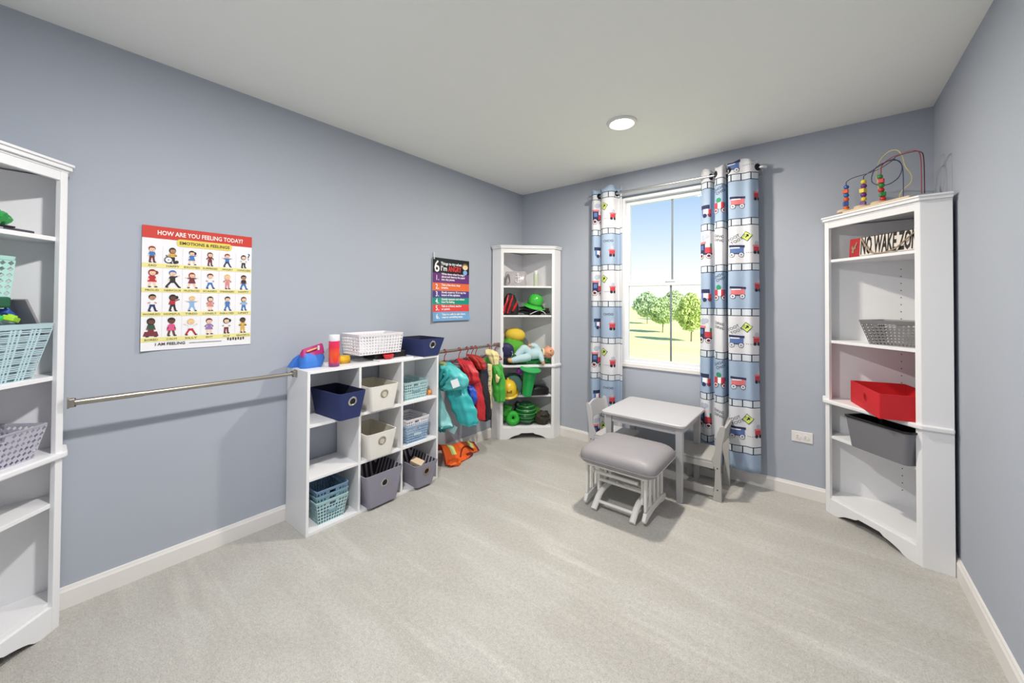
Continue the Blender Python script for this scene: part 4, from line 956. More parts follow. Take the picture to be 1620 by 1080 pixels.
# ------------------------------------------------------------------ posters
def emotions_poster():
    y0, y1, zt, zb_ = .303, .748, 1.648, 1.054; Wd, Hh = y1-y0, zt-zb_
    t = thing('feelings_poster', 'HOW ARE YOU FEELING TODAY poster with cartoon children on the left wall', 'poster', (0, (y0+y1)/2, zb_))
    def S(u, v, off=0.0):          # u 0..1 left to right, v 0..1 from top
        curl = .004 + .010*(max(0, .25-u)/.25)**2*(.3+.7*v)
        return Vector((curl+off, y0+u*Wd, zt-v*Hh))
    PAPER = M('poster_paper', (240, 239, 242), .6, var=.01)
    def patch(mb_, u0, u1, v0, v1, off, m=0, nu=12, nv=2):
        vs_ = [S(u0+(u1-u0)*i/nu, v0+(v1-v0)*j/nv, off) for j in range(nv+1) for i in range(nu+1)]
        mb_.add(vs_, [(j*(nu+1)+i, (j+1)*(nu+1)+i, (j+1)*(nu+1)+i+1, j*(nu+1)+i+1) for j in range(nv) for i in range(nu)], m)
    mb_ = MB(); patch(mb_, 0, 1, 0, 1, 0, 0, 16, 8); mb_.build('sheet', PAPER, t, solid=.0006)
    mb_ = MB(); patch(mb_, 0, 1, 0, .098, .0012, 0, 16); hd = mb_.build('header_band', M('poster_red', (206, 58, 46), .6), t)
    fnT = lambda uc, vc: (lambda x, y: S(uc+x/Wd, vc-y/Hh, .0028))
    mb_ = MB(); text(mb_, 'HOW ARE YOU FEELING TODAY?', .030, fnT(.51, .052), width=.78*Wd, bold=.0006); mb_.build('title_lettering', M('poster_white_ink', (248, 244, 238), .6), hd)
    mb_ = MB(); pl = rrect(.255, .030, .028, 5)
    mb_.add([S(.535+x, .118+y, .0018) for x, y in pl], [tuple(range(len(pl)))]); pill = mb_.build('subtitle_pill', M('poster_yellow', (232, 212, 96), .6), t)
    INK = M('poster_ink', (70, 62, 50), .7)
    mb_ = MB(); text(mb_, 'EMOTIONS & FEELINGS', .021, fnT(.535, .120), width=.46*Wd, bold=.0004); mb_.build('subtitle_lettering', INK, pill)
    CAP = M('poster_pale_yellow', (236, 226, 150), .6)
    rows = [.30, .498, .692, .896]
    names = [['SAD', 'HAPPY', 'EXCITED', 'SURPRISED', 'ANGRY', 'CONFUSED'], ['PROUD', 'NERVOUS', 'FRUSTRATED', 'SCARED', 'EMBARRASSED', 'HAPPY'],
             ['WORRIED', 'HOPEFUL', 'TIRED', 'LONELY', 'INSULTED', 'UPSET'], ['BORED', 'CALM', 'SILLY', 'SHY', 'ICY', 'GRATEFUL']]
    for r, v in enumerate(rows):
        mb_ = MB(); patch(mb_, 0, 1, v, v+.034, .0012, 0, 16); st = mb_.build('caption_strip', CAP, t)
        mb_ = MB()
        for c in range(6): text(mb_, names[r][c], .0125, fnT((c+.5)/6, v+.018), width=min(.012*len(names[r][c])*.8, .062))
        mb_.build('caption_lettering', INK, st)['kind'] = 'stuff'
    mb_ = MB()
    for c in range(1, 6): patch(mb_, c/6-.0012, c/6+.0012, .16, .896, .0009, 0, 1, 8)
    mb_.build('cell_lines', M('poster_line', (206, 206, 214), .7), t)['kind'] = 'stuff'
    mb_ = MB(); text(mb_, 'I AM FEELING', .018, fnT(.24, .953), width=.25*Wd, bold=.0004); patch(mb_, .40, .70, .9535, .957, .0028, 0, 8, 1); mb_.build('footer_lettering', INK, t)
    mb_ = MB()
    for k in range(7):
        u = .765+k*.026; pl = rrect(.008, .012, .004, 2); mb_.add([S(u+x, .940+(.004 if k % 2 else 0)+y, .0016) for x, y in pl], [tuple(range(len(pl)))])
    mb_.build('footer_icons', INK, t)['kind'] = 'stuff'
    # cartoon children: (skin, hair, top, bottom, dress, arm pose, leg spread)
    cols = dict(l=(244, 206, 176), m=(196, 140, 104), d=(104, 70, 54), bk=(40, 34, 38), br=(110, 60, 40), rd=(150, 52, 44), bl=(226, 190, 120), navy=(44, 58, 104), blue=(70, 120, 184), lb=(140, 180, 220), red=(190, 48, 60), pk=(222, 88, 140), gr=(48, 84, 66), wh=(236, 236, 240), pu=(150, 120, 180), mr=(120, 52, 58), ye=(214, 176, 80), dk=(52, 46, 52), sal=(214, 140, 140))
    mk = list(cols); mm = [M('ink_'+k, v, .7, var=.02) for k, v in cols.items()]
    kids = [[('l', 'rd', 'blue', 'mr', 0, 0, .3), ('m', 'bk', 'ye', 'dk', 0, 1, .2), ('l', 'bk', 'blue', 'navy', 1, 2, .8), ('l', 'br', 'mr', 'mr', 0, 1, .3), ('l', 'rd', 'blue', 'navy', 0, 3, 1.0), ('l', 'bk', 'wh', 'dk', 0, 1, .3)],
            [('l', 'rd', 'red', 'mr', 1, 0, .5), ('l', 'blue', 'dk', 'dk', 0, 2, 1.6), ('l', 'rd', 'mr', 'wh', 1, 3, 1.0), ('l', 'br', 'wh', 'blue', 0, 1, .8), ('l', 'bl', 'sal', 'sal', 0, 1, .2), ('m', 'bk', 'dk', 'blue', 0, 0, .8)],
            [('m', 'bk', 'wh', 'navy', 0, 1, .6), ('d', 'bk', 'red', 'dk', 0, 2, .5), ('l', 'bl', 'lb', 'lb', 0, 3, .8), ('l', 'bk', 'sal', 'mr', 1, 1, .1), ('l', 'bk', 'blue', 'blue', 0, 0, .7), ('l', 'br', 'lb', 'blue', 0, 1, .4)],
            [('d', 'bk', 'gr', 'mr', 2, 0, .8), ('d', 'bk', 'pk', 'pk', 1, 0, .5), ('l', 'bl', 'wh', 'red', 0, 3, 1.2), ('l', 'mr', 'pu', 'pu', 1, 1, .3), ('l', 'bk', 'wh', 'mr', 0, 1, .2), ('d', 'bk', 'ye', 'ye', 0, 1, .2)]]
    tops = [.160, .345, .545, .735]
    for r in range(4):
        for c in range(6):
            sk, ha, tp, bt, dress, arm, leg = kids[r][c]; mb_ = MB()
            uc = (c+.5)/6+.004*((r*7+c*3) % 3-1); vt = tops[r]+(.012 if c > 1 else 0); hh = rows[r]-vt-.004
            def Q(x, y, off): return S(uc+x*hh*Hh/Wd, vt+y*hh, off)      # x in units of figure height
            def ell(cx, cy, rx, ry, k, off, a0=0, a1=360, n=14):
                pts = [Q(cx+rx*math.cos(math.radians(a0+(a1-a0)*i/n)), cy-ry*math.sin(math.radians(a0+(a1-a0)*i/n)), off) for i in range(n+(0 if a1-a0 == 360 else 1))]
                mb_.add(pts, [tuple(reversed(range(len(pts))))], mk.index(k))
            def stroke(a, b, w, k, off):
                d = Vector((b[0]-a[0], b[1]-a[1], 0)); d.normalize(); n_ = Vector((-d.y, d.x, 0))*w/2
                mb_.add([Q(a[0]+n_.x, a[1]+n_.y, off), Q(b[0]+n_.x, b[1]+n_.y, off), Q(b[0]-n_.x, b[1]-n_.y, off), Q(a[0]-n_.x, a[1]-n_.y, off)], [(0, 1, 2, 3)], mk.index(k))
            def poly(pts, k, off): mb_.add([Q(*p, off) for p in pts], [tuple(range(len(pts)))], mk.index(k))
            sit = dress == 2
            # legs and shoes
            for sg in (-1, 1):
                fx = sg*(.06+.13*leg); hipy = .62 if not sit else .74
                stroke((sg*.05, hipy), (fx, .95), .095, sk if dress == 1 else bt, .0012)
                ell(fx+.03, .965, .07, .035, 'dk', .0014)
            if sit: poly([(-.24, .72), (.24, .72), (.30, .95), (-.30, .95)], bt, .0016)
            # torso
            if dress == 1: poly([(-.09, .36), (.09, .36), (.19, .70), (-.19, .70)], tp, .0018)
            else:
                poly([(-.12, .36), (.12, .36), (.11, .66), (-.11, .66)], tp, .0018); poly([(-.11, .60), (.11, .60), (.12, .72), (-.12, .72)], bt, .0020)
            # arms
            P_ = {0: ((.16, .62), (-.16, .62)), 1: ((.08, .50), (-.08, .50)), 2: ((.30, .30), (-.16, .60)), 3: ((.32, .34), (-.32, .34))}[arm]
            for (hx_, hy_), sg in zip(P_, (1, -1)):
                ex = sg*(.20 if arm == 1 else .5*(abs(hx_)+.10)); ey = .52 if arm < 2 else (hy_+.40)/2
                stroke((sg*.10, .40), (ex, ey), .065, tp, .0022); stroke((ex, ey), (hx_, hy_), .055, sk, .0022)
            # head and hair
            ell(0, .205, .165, .185, ha, .0022, 0, 360) if (r+c) % 2 else ell(0, .17, .160, .15, ha, .0022)
            ell(.012, .225, .125, .128, sk, .0026); ell(0, .135, .145, .085, ha, .0030, 0, 180)
            for sg in (-1, 1): ell(.02+sg*.05, .225, .013, .02, 'dk', .0032, n=8)
            ell(.02, .29, .035, .012, 'mr', .0032, n=8)
            if (r, c) in ((0, 2), (1, 0), (2, 1), (3, 4)): ell(.17, .2, .08, .10, ha, .0020)
            if (r, c) == (0, 1):
                ell(-.18, .78, .20, .20, 'dk', .0030); ell(-.18, .78, .155, .155, 'wh', .0034); ell(-.18, .78, .03, .03, 'dk', .0038); ell(.20, .88, .09, .09, 'dk', .0030); stroke((-.3, .5), (-.1, .75), .05, 'dk', .0030)
            if (r, c) == (0, 5): text(mb_, '?', .05, lambda x, y: Q(.32+x/(hh*Hh), .16-y/(hh*Hh), .0016), mk.index('dk'))
            mb_.build('child_print', mm, t)
emotions_poster()

def angry_poster():
    y0, y1, zt, zb_ = 2.020, 2.445, 1.662, 1.135; Wd, Hh = y1-y0, zt-zb_
    t = thing('angry_poster', 'six things to try when angry poster in rainbow bands beside the far shelf', 'poster', (0, (y0+y1)/2, zb_))
    def S(u, v, off=0.0):
        curl = .004 + .045*max(0, v-.55)**2*(1.2-u) + .022*max(0, v-.9)/.1*u*.6 + .012*max(0, .12-u)/.12
        return Vector((curl+off, y0+u*Wd+.03*max(0, v-.8)*u, zt-v*Hh+.01*max(0, v-.9)*u))
    def patch(mb_, u0, u1, v0, v1, off, m=0, nu=10, nv=3):
        vs_ = [S(u0+(u1-u0)*i/nu, v0+(v1-v0)*j/nv, off) for j in range(nv+1) for i in range(nu+1)]
        mb_.add(vs_, [(j*(nu+1)+i, (j+1)*(nu+1)+i, (j+1)*(nu+1)+i+1, j*(nu+1)+i+1) for j in range(nv) for i in range(nu)], m)
    mb_ = MB(); patch(mb_, 0, 1, 0, 1, 0, 0, 12, 14); mb_.build('sheet', M('poster_gloss_white', (236, 238, 242), .25), t, solid=.0006)
    WI = M('poster_white_print', (246, 246, 246), .5); RI = M('poster_red_print', (232, 60, 60), .5)
    bands = [(0, .24, (32, 32, 36), ''), (.24, .395, (106, 52, 122), '1.'), (.395, .52, (232, 112, 62), '2.'), (.52, .63, (84, 64, 140), '3.'), (.63, .74, (24, 152, 130), '4.'), (.74, .855, (226, 72, 72), '5.'), (.855, 1, (118, 166, 210), '6.')]
    lines = ['', 'Write down what I’m angry\nabout and destroy the paper\ninto tiny pieces.', 'Take a few slow, deep\nbreaths.', 'Slowly count to 10 or say the\nletters of the alphabet.', 'Quietly squeeze and release\nhow I’m feeling.', 'Talk to a friend, teacher\nor parent.', 'Take it a walk to calm down,\nread or something enjoy.']
    fnT = lambda uc, vc: (lambda x, y: S(uc+x/Wd, vc-y/Hh, .0042))
    for i, (v0, v1, c_, n_) in enumerate(bands):
        mb_ = MB(); patch(mb_, 0, 1, v0, v1, .0022, 0, 12, 6); b = mb_.build('colour_band', M('band_%d' % i, c_, .25), t)
        if i:
            mb_ = MB(); text(mb_, n_, .058, fnT(.13, (v0+v1)/2), bold=.001); mb_.build('number_print', WI, b); mb_ = MB(); text(mb_, lines[i], .0235, fnT(.24, (v0+v1)/2+(-.022 if i == 1 else -.008)), align='LEFT', bold=.0006); mb_.build('lettering', WI, b)['kind'] = 'stuff'
        else:
            mb_ = MB(); text(mb_, '6', .135, fnT(.115, .145), bold=.002); text(mb_, 'Things to try when', .034, fnT(.50, .085), width=.56*Wd, bold=.0008); text(mb_, 'I’m', .058, fnT(.30, .165), bold=.001); mb_.build('lettering', WI, b)
            mb_ = MB(); text(mb_, 'ANGRY', .062, fnT(.59, .168), width=.36*Wd, bold=.0015); mb_.build('lettering', RI, b)
            sk = M('face_print', (240, 214, 170), .5); ms = [sk, M('hair_print', (120, 96, 50), .5), M('shirt_print', (130, 176, 226), .5)]
            mb_ = MB()
            def ell(cx, cy, rx, ry, m, off): mb_.add([S(cx+rx*math.cos(k*math.pi/8), cy+ry*math.sin(k*math.pi/8), off) for k in range(16)], [tuple(range(16))], m)
            ell(.88, .10, .085, .052, 1, .0036); ell(.88, .118, .075, .042, 0, .0044); ell(.88, .205, .06, .04, 2, .0036)
            mb_.build('boy_print', ms, b)
    TP = M('clear_tape', (214, 224, 232), .15, alpha=.7)
    for u, v, a, b in ((.04, -.03, .018, .06),):
        mb_ = MB(); mb_.add([S(u-a, max(v-b, -.08), .003), S(u+a, max(v-b, -.08), .003), S(u+a, v+b, .003), S(u-a, v+b, .003)], [(0, 3, 2, 1)]); mb_.build('tape', TP, t)
angry_poster()

# ------------------------------------------------------------------ hangers, costumes, vest
HR = M('hanger_red', (176, 40, 48), .3, coat=.3)
RX, RZ = .105, .893
def hanger(y, label, rz=0.0, half=.078):
    t = thing('clothes_hanger', label, 'hanger', (RX, y, RZ), rz, 'red hangers on the clothes rod')
    hook = [(.0, 0, -.075), (0, 0, -.05), (.006, 0, -.03), (.019, 0, -.012), (.0185, 0, .006), (.010, 0, .0155), (-.004, 0, .0165), (-.015, 0, .008)]
    MB().tube(spline(hook, 5), .0036, 8).build('hook', HR, t, local=True, smooth=True)
    MB().tube(spline([(0, 0, -.075), (half*.5, 0, -.09), (half, 0, -.118), (half*.9, 0, -.128), (0, 0, -.128), (-half*.9, 0, -.128), (-half, 0, -.118), (-half*.5, 0, -.09)], 4, closed=True), .0045, 8, closed=True).build('hanger_frame', HR, t, local=True, smooth=True)
hl = ['red hanger nearest the cube organizer, holding the teal costume', 'second red hanger from the organizer, behind the teal costume', 'third red hanger from the organizer, holding the red and blue costume',
      'fourth red hanger from the organizer, holding the black and red jacket', 'fifth red hanger from the organizer, holding the navy garment', 'sixth red hanger from the organizer, holding the green and cream costume', 'red hanger nearest the far corner shelf']
hy = (2.075, 2.235, 2.325, 2.385, 2.435, 2.60, 2.69)
for y, l in zip(hy, hl): hanger(y, l, rz=.12*math.sin(y*40))
def cloth(name, mats, parent, pts, rad, flat=.5, wr=.006, ws=22, n=40, m=0, folds=6, deep=.13, ph=None):
    p = spline(pts, 9); K = len(pts); rr = []
    ph = ph if ph is not None else sum(ord(c) for c in name)*.7
    for i in range(len(p)):
        f = i/(len(p)-1)*(K-1); a = min(int(f), K-2); rr.append(rad[a]*(1-(f-a))+rad[a+1]*(f-a))
    rings = []
    for i, (c, r_) in enumerate(zip(p, rr)):
        q = i/(len(p)-1); ring = []
        for k in range(n):
            a = 2*math.pi*k/n
            mod = 1+deep*(.35+.65*q)*math.sin(folds*a+ph+1.3*math.sin(q*3+ph))+.5*deep*math.sin((2*folds-1)*a+2*ph+q*4)
            crease = 1+.05*math.sin(q*26+2.2*math.sin(a+ph))
            R_ = r_*mod*crease
            ring.append(c+Vector((math.cos(a)*R_*.90-math.sin(a)*R_*flat*.35, math.sin(a)*R_*flat+math.cos(a)*R_*.38, .004*math.sin(a*3+ph))))
        rings.append(ring)
    up = p[0].z > p[-1].z
    e0 = [p[0]+(v-p[0])*.35+Vector((0, 0, .006 if up else -.006)) for v in rings[0]]; e1 = [p[-1]+(v-p[-1])*.8+Vector((0, 0, -.004 if up else .004)) for v in rings[-1]]
    return MB().loft([e0]+rings+[e1]).build(name, mats, parent, smooth=True, wrinkle=wr, wscale=ws, angle=75)
TE = M('teal_satin', (54, 176, 178), .38, var=.08); TEL = M('aqua_satin', (150, 214, 214), .38, var=.06); TED = M('dark_teal', (40, 130, 136), .5)
t_ = thing('teal_costume', 'padded teal and aqua costume on the first hanger by the organizer', 'costume', (RX, 2.075, .27))
cloth('torso', TE, t_, [(.135, 2.06, .805), (.155, 2.055, .77), (.20, 2.06, .70), (.22, 2.065, .60)], [.045, .095, .115, .10], .55)
cloth('long_leg', TE, t_, [(.24, 2.06, .63), (.28, 2.07, .56), (.315, 2.085, .47), (.35, 2.10, .375), (.355, 2.10, .345)], [.085, .098, .096, .080, .06], .5)
cloth('aqua_leg', TEL, t_, [(.10, 1.975, .62), (.115, 1.975, .54), (.15, 1.985, .43), (.185, 1.995, .345), (.19, 1.995, .325)], [.04, .058, .074, .078, .07], .55)
MB().tube([Vector((.19+.076*math.cos(a)*.95, 1.995+.045*math.sin(a)+.03*math.cos(a), .316+.02*math.cos(a))) for a in [k*2*math.pi/20 for k in range(20)]], .010, 8, closed=True).build('cuff', TED, t_, smooth=True)
cloth('cuff_tail', TED, t_, [(.175, 1.99, .318), (.18, 1.99, .288)], [.03, .026], .5, .003)
MB().box((.262, 2.03, .312), (.055, .004, .062), mat=Euler((0, .45, .45)).to_matrix()).build('clear_flap', M('clear_film', (176, 220, 220), .2, alpha=.7), t_)
cloth('sleeve', M('teal_puff', (92, 196, 196), .38, var=.06), t_, [(.22, 2.0, .795), (.29, 2.005, .755), (.325, 2.015, .69), (.29, 2.01, .635), (.24, 2.0, .62)], [.055, .085, .09, .08, .05], .5)
MB().tube(spline([(.20, 1.955, .70), (.235, 1.945, .765), (.28, 1.945, .78), (.285, 1.945, .735), (.25, 1.945, .70), (.215, 1.95, .665)], 5), .014, 10).build('sleeve_fold', TE, t_, smooth=True, wrinkle=.003)
mb = MB(); nrm = Vector((.62, -.78, .08)).normalized(); X = nrm.to_track_quat('Z', 'Y').to_matrix()
MB().box((.368, 1.952, .690), (.055, .06, .003), mat=X @ Matrix.Rotation(.35, 3, 'Z')).build('white_patch', M('patch_white', (236, 238, 242), .5), t_, bevel=.001)
MB().ball((.118, 1.945, .655), (.036, .028, .036), 16, 10, wob=.3).build('cream_cuff', M('cream_cloth', (226, 216, 180), .8), t_, smooth=True, wrinkle=.004)
MB().ball((.125, 1.955, .605), (.022, .018, .016), 12, 8).build('teal_tab', TED, t_, smooth=True)
MB().ball((.14, 2.02, .80), (.04, .03, .022), 14, 8, wob=.4).build('olive_collar', M('olive_cloth', (160, 170, 110), .8), t_, smooth=True)
CR = M('costume_red', (196, 40, 50), .45, var=.1); CB = M('costume_blue', (54, 90, 200), .45, var=.08)
t_ = thing('red_blue_costume', 'shiny red and blue costume hanging behind the teal one', 'costume', (RX, 2.325, .31))
cloth('red_sleeve', CR, t_, [(.12, 2.24, .81), (.19, 2.23, .785), (.245, 2.235, .72), (.255, 2.24, .65), (.235, 2.24, .625)], [.035, .055, .06, .058, .035], .6)
cloth('red_body', CR, t_, [(.13, 2.30, .79), (.175, 2.29, .66), (.235, 2.30, .50), (.262, 2.31, .34), (.262, 2.31, .315)], [.05, .085, .075, .06, .045], .45)
cloth('blue_panel', CB, t_, [(.21, 2.235, .625), (.235, 2.235, .57), (.245, 2.24, .50), (.23, 2.24, .435)], [.035, .055, .055, .03], .6)
t_ = thing('black_red_jacket', 'black jacket with orange-red shoulders on the fourth hanger', 'jacket', (RX, 2.385, .27))
cloth('shoulder', M('jacket_orange_red', (170, 44, 34), .5, var=.35, vscale=45), t_, [(.10, 2.365, .835), (.16, 2.355, .83), (.22, 2.365, .785), (.245, 2.37, .73)], [.03, .05, .05, .035], .5)
cloth('jacket_body', M('jacket_black', (36, 34, 42), .7), t_, [(.12, 2.40, .79), (.165, 2.395, .65), (.215, 2.40, .48), (.225, 2.41, .31), (.22, 2.41, .285)], [.05, .075, .072, .066, .06], .35)
t_ = thing('navy_garment', 'dark navy garment hanging between the black jacket and the green costume', 'costume', (RX, 2.435, .28))
cloth('garment_body', M('garment_navy', (44, 56, 92), .7), t_, [(.10, 2.455, .80), (.135, 2.46, .73), (.15, 2.465, .55), (.155, 2.47, .31)], [.04, .066, .06, .05], .3)
DG = M('costume_green', (70, 170, 64), .6, var=.12); DC = M('costume_cream', (232, 218, 160), .8, var=.06)
t_ = thing('dinosaur_costume', 'green plush costume with a cream ribbed belly, hanging by the far corner shelf', 'costume', (RX, 2.60, .33))
cloth('hood', DC, t_, [(.15, 2.555, .865), (.185, 2.55, .845), (.205, 2.555, .80), (.225, 2.56, .74)], [.03, .06, .05, .03], .6)
cloth('green_body', DG, t_, [(.13, 2.60, .79), (.185, 2.59, .72), (.225, 2.595, .60), (.24, 2.60, .48), (.245, 2.60, .41)], [.045, .075, .06, .055, .045], .4)
cloth('cream_belly', DC, t_, [(.185, 2.525, .74), (.185, 2.515, .62), (.185, 2.51, .48), (.19, 2.515, .365), (.195, 2.52, .325)], [.028, .034, .036, .030, .010], .4, .003, deep=.05)
mb = MB()
for k in range(8): z = .69-k*.043; MB().tube([(.152, 2.487, z), (.185, 2.492, z-.002), (.216, 2.513, z)], .0018, 6).build('belly_rib', M('rib_brown', (120, 96, 40), .8), t_)
cloth('green_arm', DG, t_, [(.215, 2.56, .74), (.245, 2.56, .69), (.255, 2.565, .63), (.245, 2.565, .60)], [.028, .036, .036, .02], .6)
cloth('cream_paw', DC, t_, [(.255, 2.545, .655), (.268, 2.545, .63), (.265, 2.545, .595)], [.012, .020, .012], .6, .002)
cloth('green_tail', M('tail_green', (150, 190, 110), .7), t_, [(.10, 2.58, .78), (.09, 2.565, .72), (.10, 2.56, .68)], [.03, .034, .015], .5)
# orange safety vest folded on the floor
OR = M('vest_orange', (244, 104, 34), .6, var=.08); LM = M('vest_lime', (206, 232, 90), .5); SV = M('vest_silver', (214, 216, 206), .35); MRN = M('vest_binding', (110, 36, 34), .7)
t_ = thing('safety_vest', 'orange safety vest with lime stripes crumpled on the floor under the costumes', 'vest', (.12, 2.23, 0))
def vtop(u, v, off=0.0):       # u along wall, v from back (wall) to front
    h = (.150-.075*u)*math.sin(math.pi*min(1, max(0, v*.82+.16)))**.8*(.95+.05*math.cos(u*9)) + .012*noise.noise(Vector((u*7, v*6, 2)))
    y = 2.035+u*.37+.03*v*(u-.5); x = .035+.145*v+.02*math.sin(u*6)*v
    return Vector((x, y, max(.004, h)+off))
def vpatch(name, m, u0, u1, v0, v1, off, nu=14, nv=12):
    mb_ = MB(); vs_ = [vtop(u0+(u1-u0)*i/nu, v0+(v1-v0)*j/nv, off) for j in range(nv+1) for i in range(nu+1)]
    mb_.add(vs_, [(j*(nu+1)+i, (j+1)*(nu+1)+i, (j+1)*(nu+1)+i+1, j*(nu+1)+i+1) for j in range(nv) for i in range(nu)])
    return mb_.build(name, m, t_, smooth=True, angle=80)
o = vpatch('vest_body', OR, 0, 1, 0, 1, 0, 30, 20)
for a, b, m in ((.20, .24, LM), (.24, .29, SV), (.29, .335, LM), (.80, .84, LM), (.84, .885, SV), (.885, .925, LM)): vpatch('reflective_stripe', m, a, b, .10, .86, .003)
vpatch('binding', MRN, .965, 1.0, .05, 1, .003); vpatch('binding', MRN, .0, .035, .05, 1, .003)
mb = MB().tube(spline([vtop(.40, .97, .006), vtop(.55, .80, .010), vtop(.72, .80, .010), vtop(.86, .97, .008)], 6), .006, 8); mb.build('binding', MRN, t_, smooth=True)
mb = MB().ball((.205, 2.10, .022), (.05, .07, .024), 18, 10, wob=.5, ws=10); mb.build('front_fold', OR, t_, smooth=True, wrinkle=.006)
mb = MB().ball((.185, 2.20, .014), (.035, .08, .014), 18, 10, wob=.5, ws=10, seed=4); mb.build('front_fold', OR, t_, smooth=True, wrinkle=.005)
mb = MB().ball((.178, 2.285, .014), (.03, .045, .013), 16, 8, wob=.5, seed=2); mb.build('inner_lining', MRN, t_, smooth=True, wrinkle=.004)

# ------------------------------------------------------------------ far corner shelf contents
def fc(s, d, z):     # s along the diagonal from its left end, d inwards from the diagonal, z height
    return Vector((.125+s*.7071-d*.7071, 2.75+s*.7071+d*.7071, z))
AF = math.radians(45)          # local x along the diagonal, local -y to the room
t_ = thing('clear_pouch', 'clear grey pouch with a white anchor on the top shelf of the far corner unit', 'pouch', fc(.15, .10, 1.4525), AF)
CLR = M('clear_grey_vinyl', (190, 186, 190), .25, alpha=.75)
MB().loft([[Vector((x, y, z)) for x, y in rrect(w/2, d/2, d*.45, 5)] for w, d, z in ((.20, .075, .001), (.215, .09, .02), (.21, .075, .07), (.205, .04, .12), (.195, .008, .145))]).build('pouch_body', CLR, t_, local=True, smooth=True, wrinkle=.006)
mb = MB(); wi = M('anchor_white', (242, 242, 244), .5)
mb.tube([(.02, -.052, .035), (.02, -.045, .105)], .004, 6); mb.tube([(-.003, -.050, .088), (.043, -.050, .088)], .0035, 6)
mb.tube([(.02+.03*math.cos(math.radians(a)), -.053, .062+.03*math.sin(math.radians(a))) for a in range(200, 345, 12)], .004, 6); mb.tube([(.02+.009*math.cos(a), -.045, .114+.009*math.sin(a)) for a in [k*.52 for k in range(12)]], .003, 6, closed=True)
mb.build('anchor_print', wi, t_, local=True)
MB().tube(spline([(-.10, -.03, .03), (-.085, -.045, .10), (-.07, -.045, .105), (-.06, -.045, .04), (-.075, -.045, .02)], 5), .005, 8).build('strap', M('strap_grey', (120, 116, 120), .5), t_, local=True, smooth=True)
t_ = thing('lotion_bottle', 'slim pale green bottle with white cap beside the clear pouch', 'bottle', fc(.345, .06, 1.4525), AF)
MB().lathe([(0, 0), (.022, 0), (.0235, .004), (.0235, .11), (.020, .122), (0, .122)], n=22).build('bottle_body', M('pale_green_liquid', (196, 206, 180), .2), t_, local=True, smooth=True)
MB().lathe([(0, .122), (.020, .122), (.021, .125), (.021, .150), (0, .152)], n=22).build('cap', WPL, t_, local=True, smooth=True)
# second shelf
z = 1.1725
t_ = thing('red_black_hood', 'crumpled red and black costume hood on the second shelf', 'costume', fc(.085, .09, z), AF)
MB().loft([[Vector((cx+x, y, zz)) for x, y in rrect(w/2, d/2, min(w, d)*.4, 5)] for w, d, zz, cx in ((.18, .12, .001, .01), (.19, .13, .04, .01), (.17, .11, .10, .0), (.12, .08, .16, .01), (.07, .05, .20, .015), (.03, .02, .215, .02))]).build('hood_body', M('hood_black', (30, 28, 32), .7), t_, local=True, smooth=True, wrinkle=.02, wscale=14)
for a, b in (((-.06, -.07, .02), (-.01, -.06, .19)), ((-.02, -.075, .02), (.03, -.058, .19)), ((.03, -.075, .04), (.07, -.06, .12))):
    mid_ = tuple((q+w_)/2+(0, -.012, 0)[i] for i, (q, w_) in enumerate(zip(a, b)))
    MB().tube(spline([a, mid_, b], 6), [.018]*3+[.02]*7+[.012]*3, 10, flat=.6).build('red_stripe', CR, t_, local=True, smooth=True, wrinkle=.006)
MB().ball((-.085, -.05, .09), (.016, .014, .075), 12, 10, wob=.5).build('white_trim', M('trim_fur', (224, 216, 212), .9), t_, local=True, smooth=True, wrinkle=.006)
t_ = thing('black_cloth', 'crumpled black cloth under the green hat on the second shelf', 'cloth', fc(.33, .085, z), AF)
MB().ball((0, 0, .045), (.135, .075, .05), 22, 12, wob=.6, ws=8).build('cloth_body', M('cloth_black', (22, 22, 24), .8), t_, local=True, smooth=True, wrinkle=.012)
MB().tube(spline([(-.05, -.085, .01), (-.01, -.09, .03), (.04, -.088, .045), (.085, -.08, .03), (.105, -.075, .005)], 6), .003, 7).build('white_cord', WPL, t_, local=True, smooth=True)
t_ = thing('green_hat', 'shiny green plastic hat with a brim on the second shelf', 'hat', fc(.335, .085, z+.085), AF)
X = Matrix.Rotation(.25, 3, 'X') @ Matrix.Rotation(.18, 3, 'Y')
GH = M('hat_green', (62, 186, 62), .25, coat=.4)
MB().lathe([(.072, .018), (.072, .045), (.068, .08), (.056, .105), (.035, .118), (.012, .122), (0, .122)], n=30, X=X).build('crown', GH, t_, local=True, smooth=True)
MB().lathe([(.070, .022), (.085, .014), (.105, .004), (.112, -.004), (.110, -.006), (.095, .002), (.07, .012)], n=34, X=X).build('brim', GH, t_, local=True, smooth=True)
MB().lathe([(.0725, .022), (.075, .024), (.075, .036), (.0725, .038)], n=30, X=X).build('hat_band', M('hat_green_dark', (40, 140, 46), .3), t_, local=True, smooth=True)
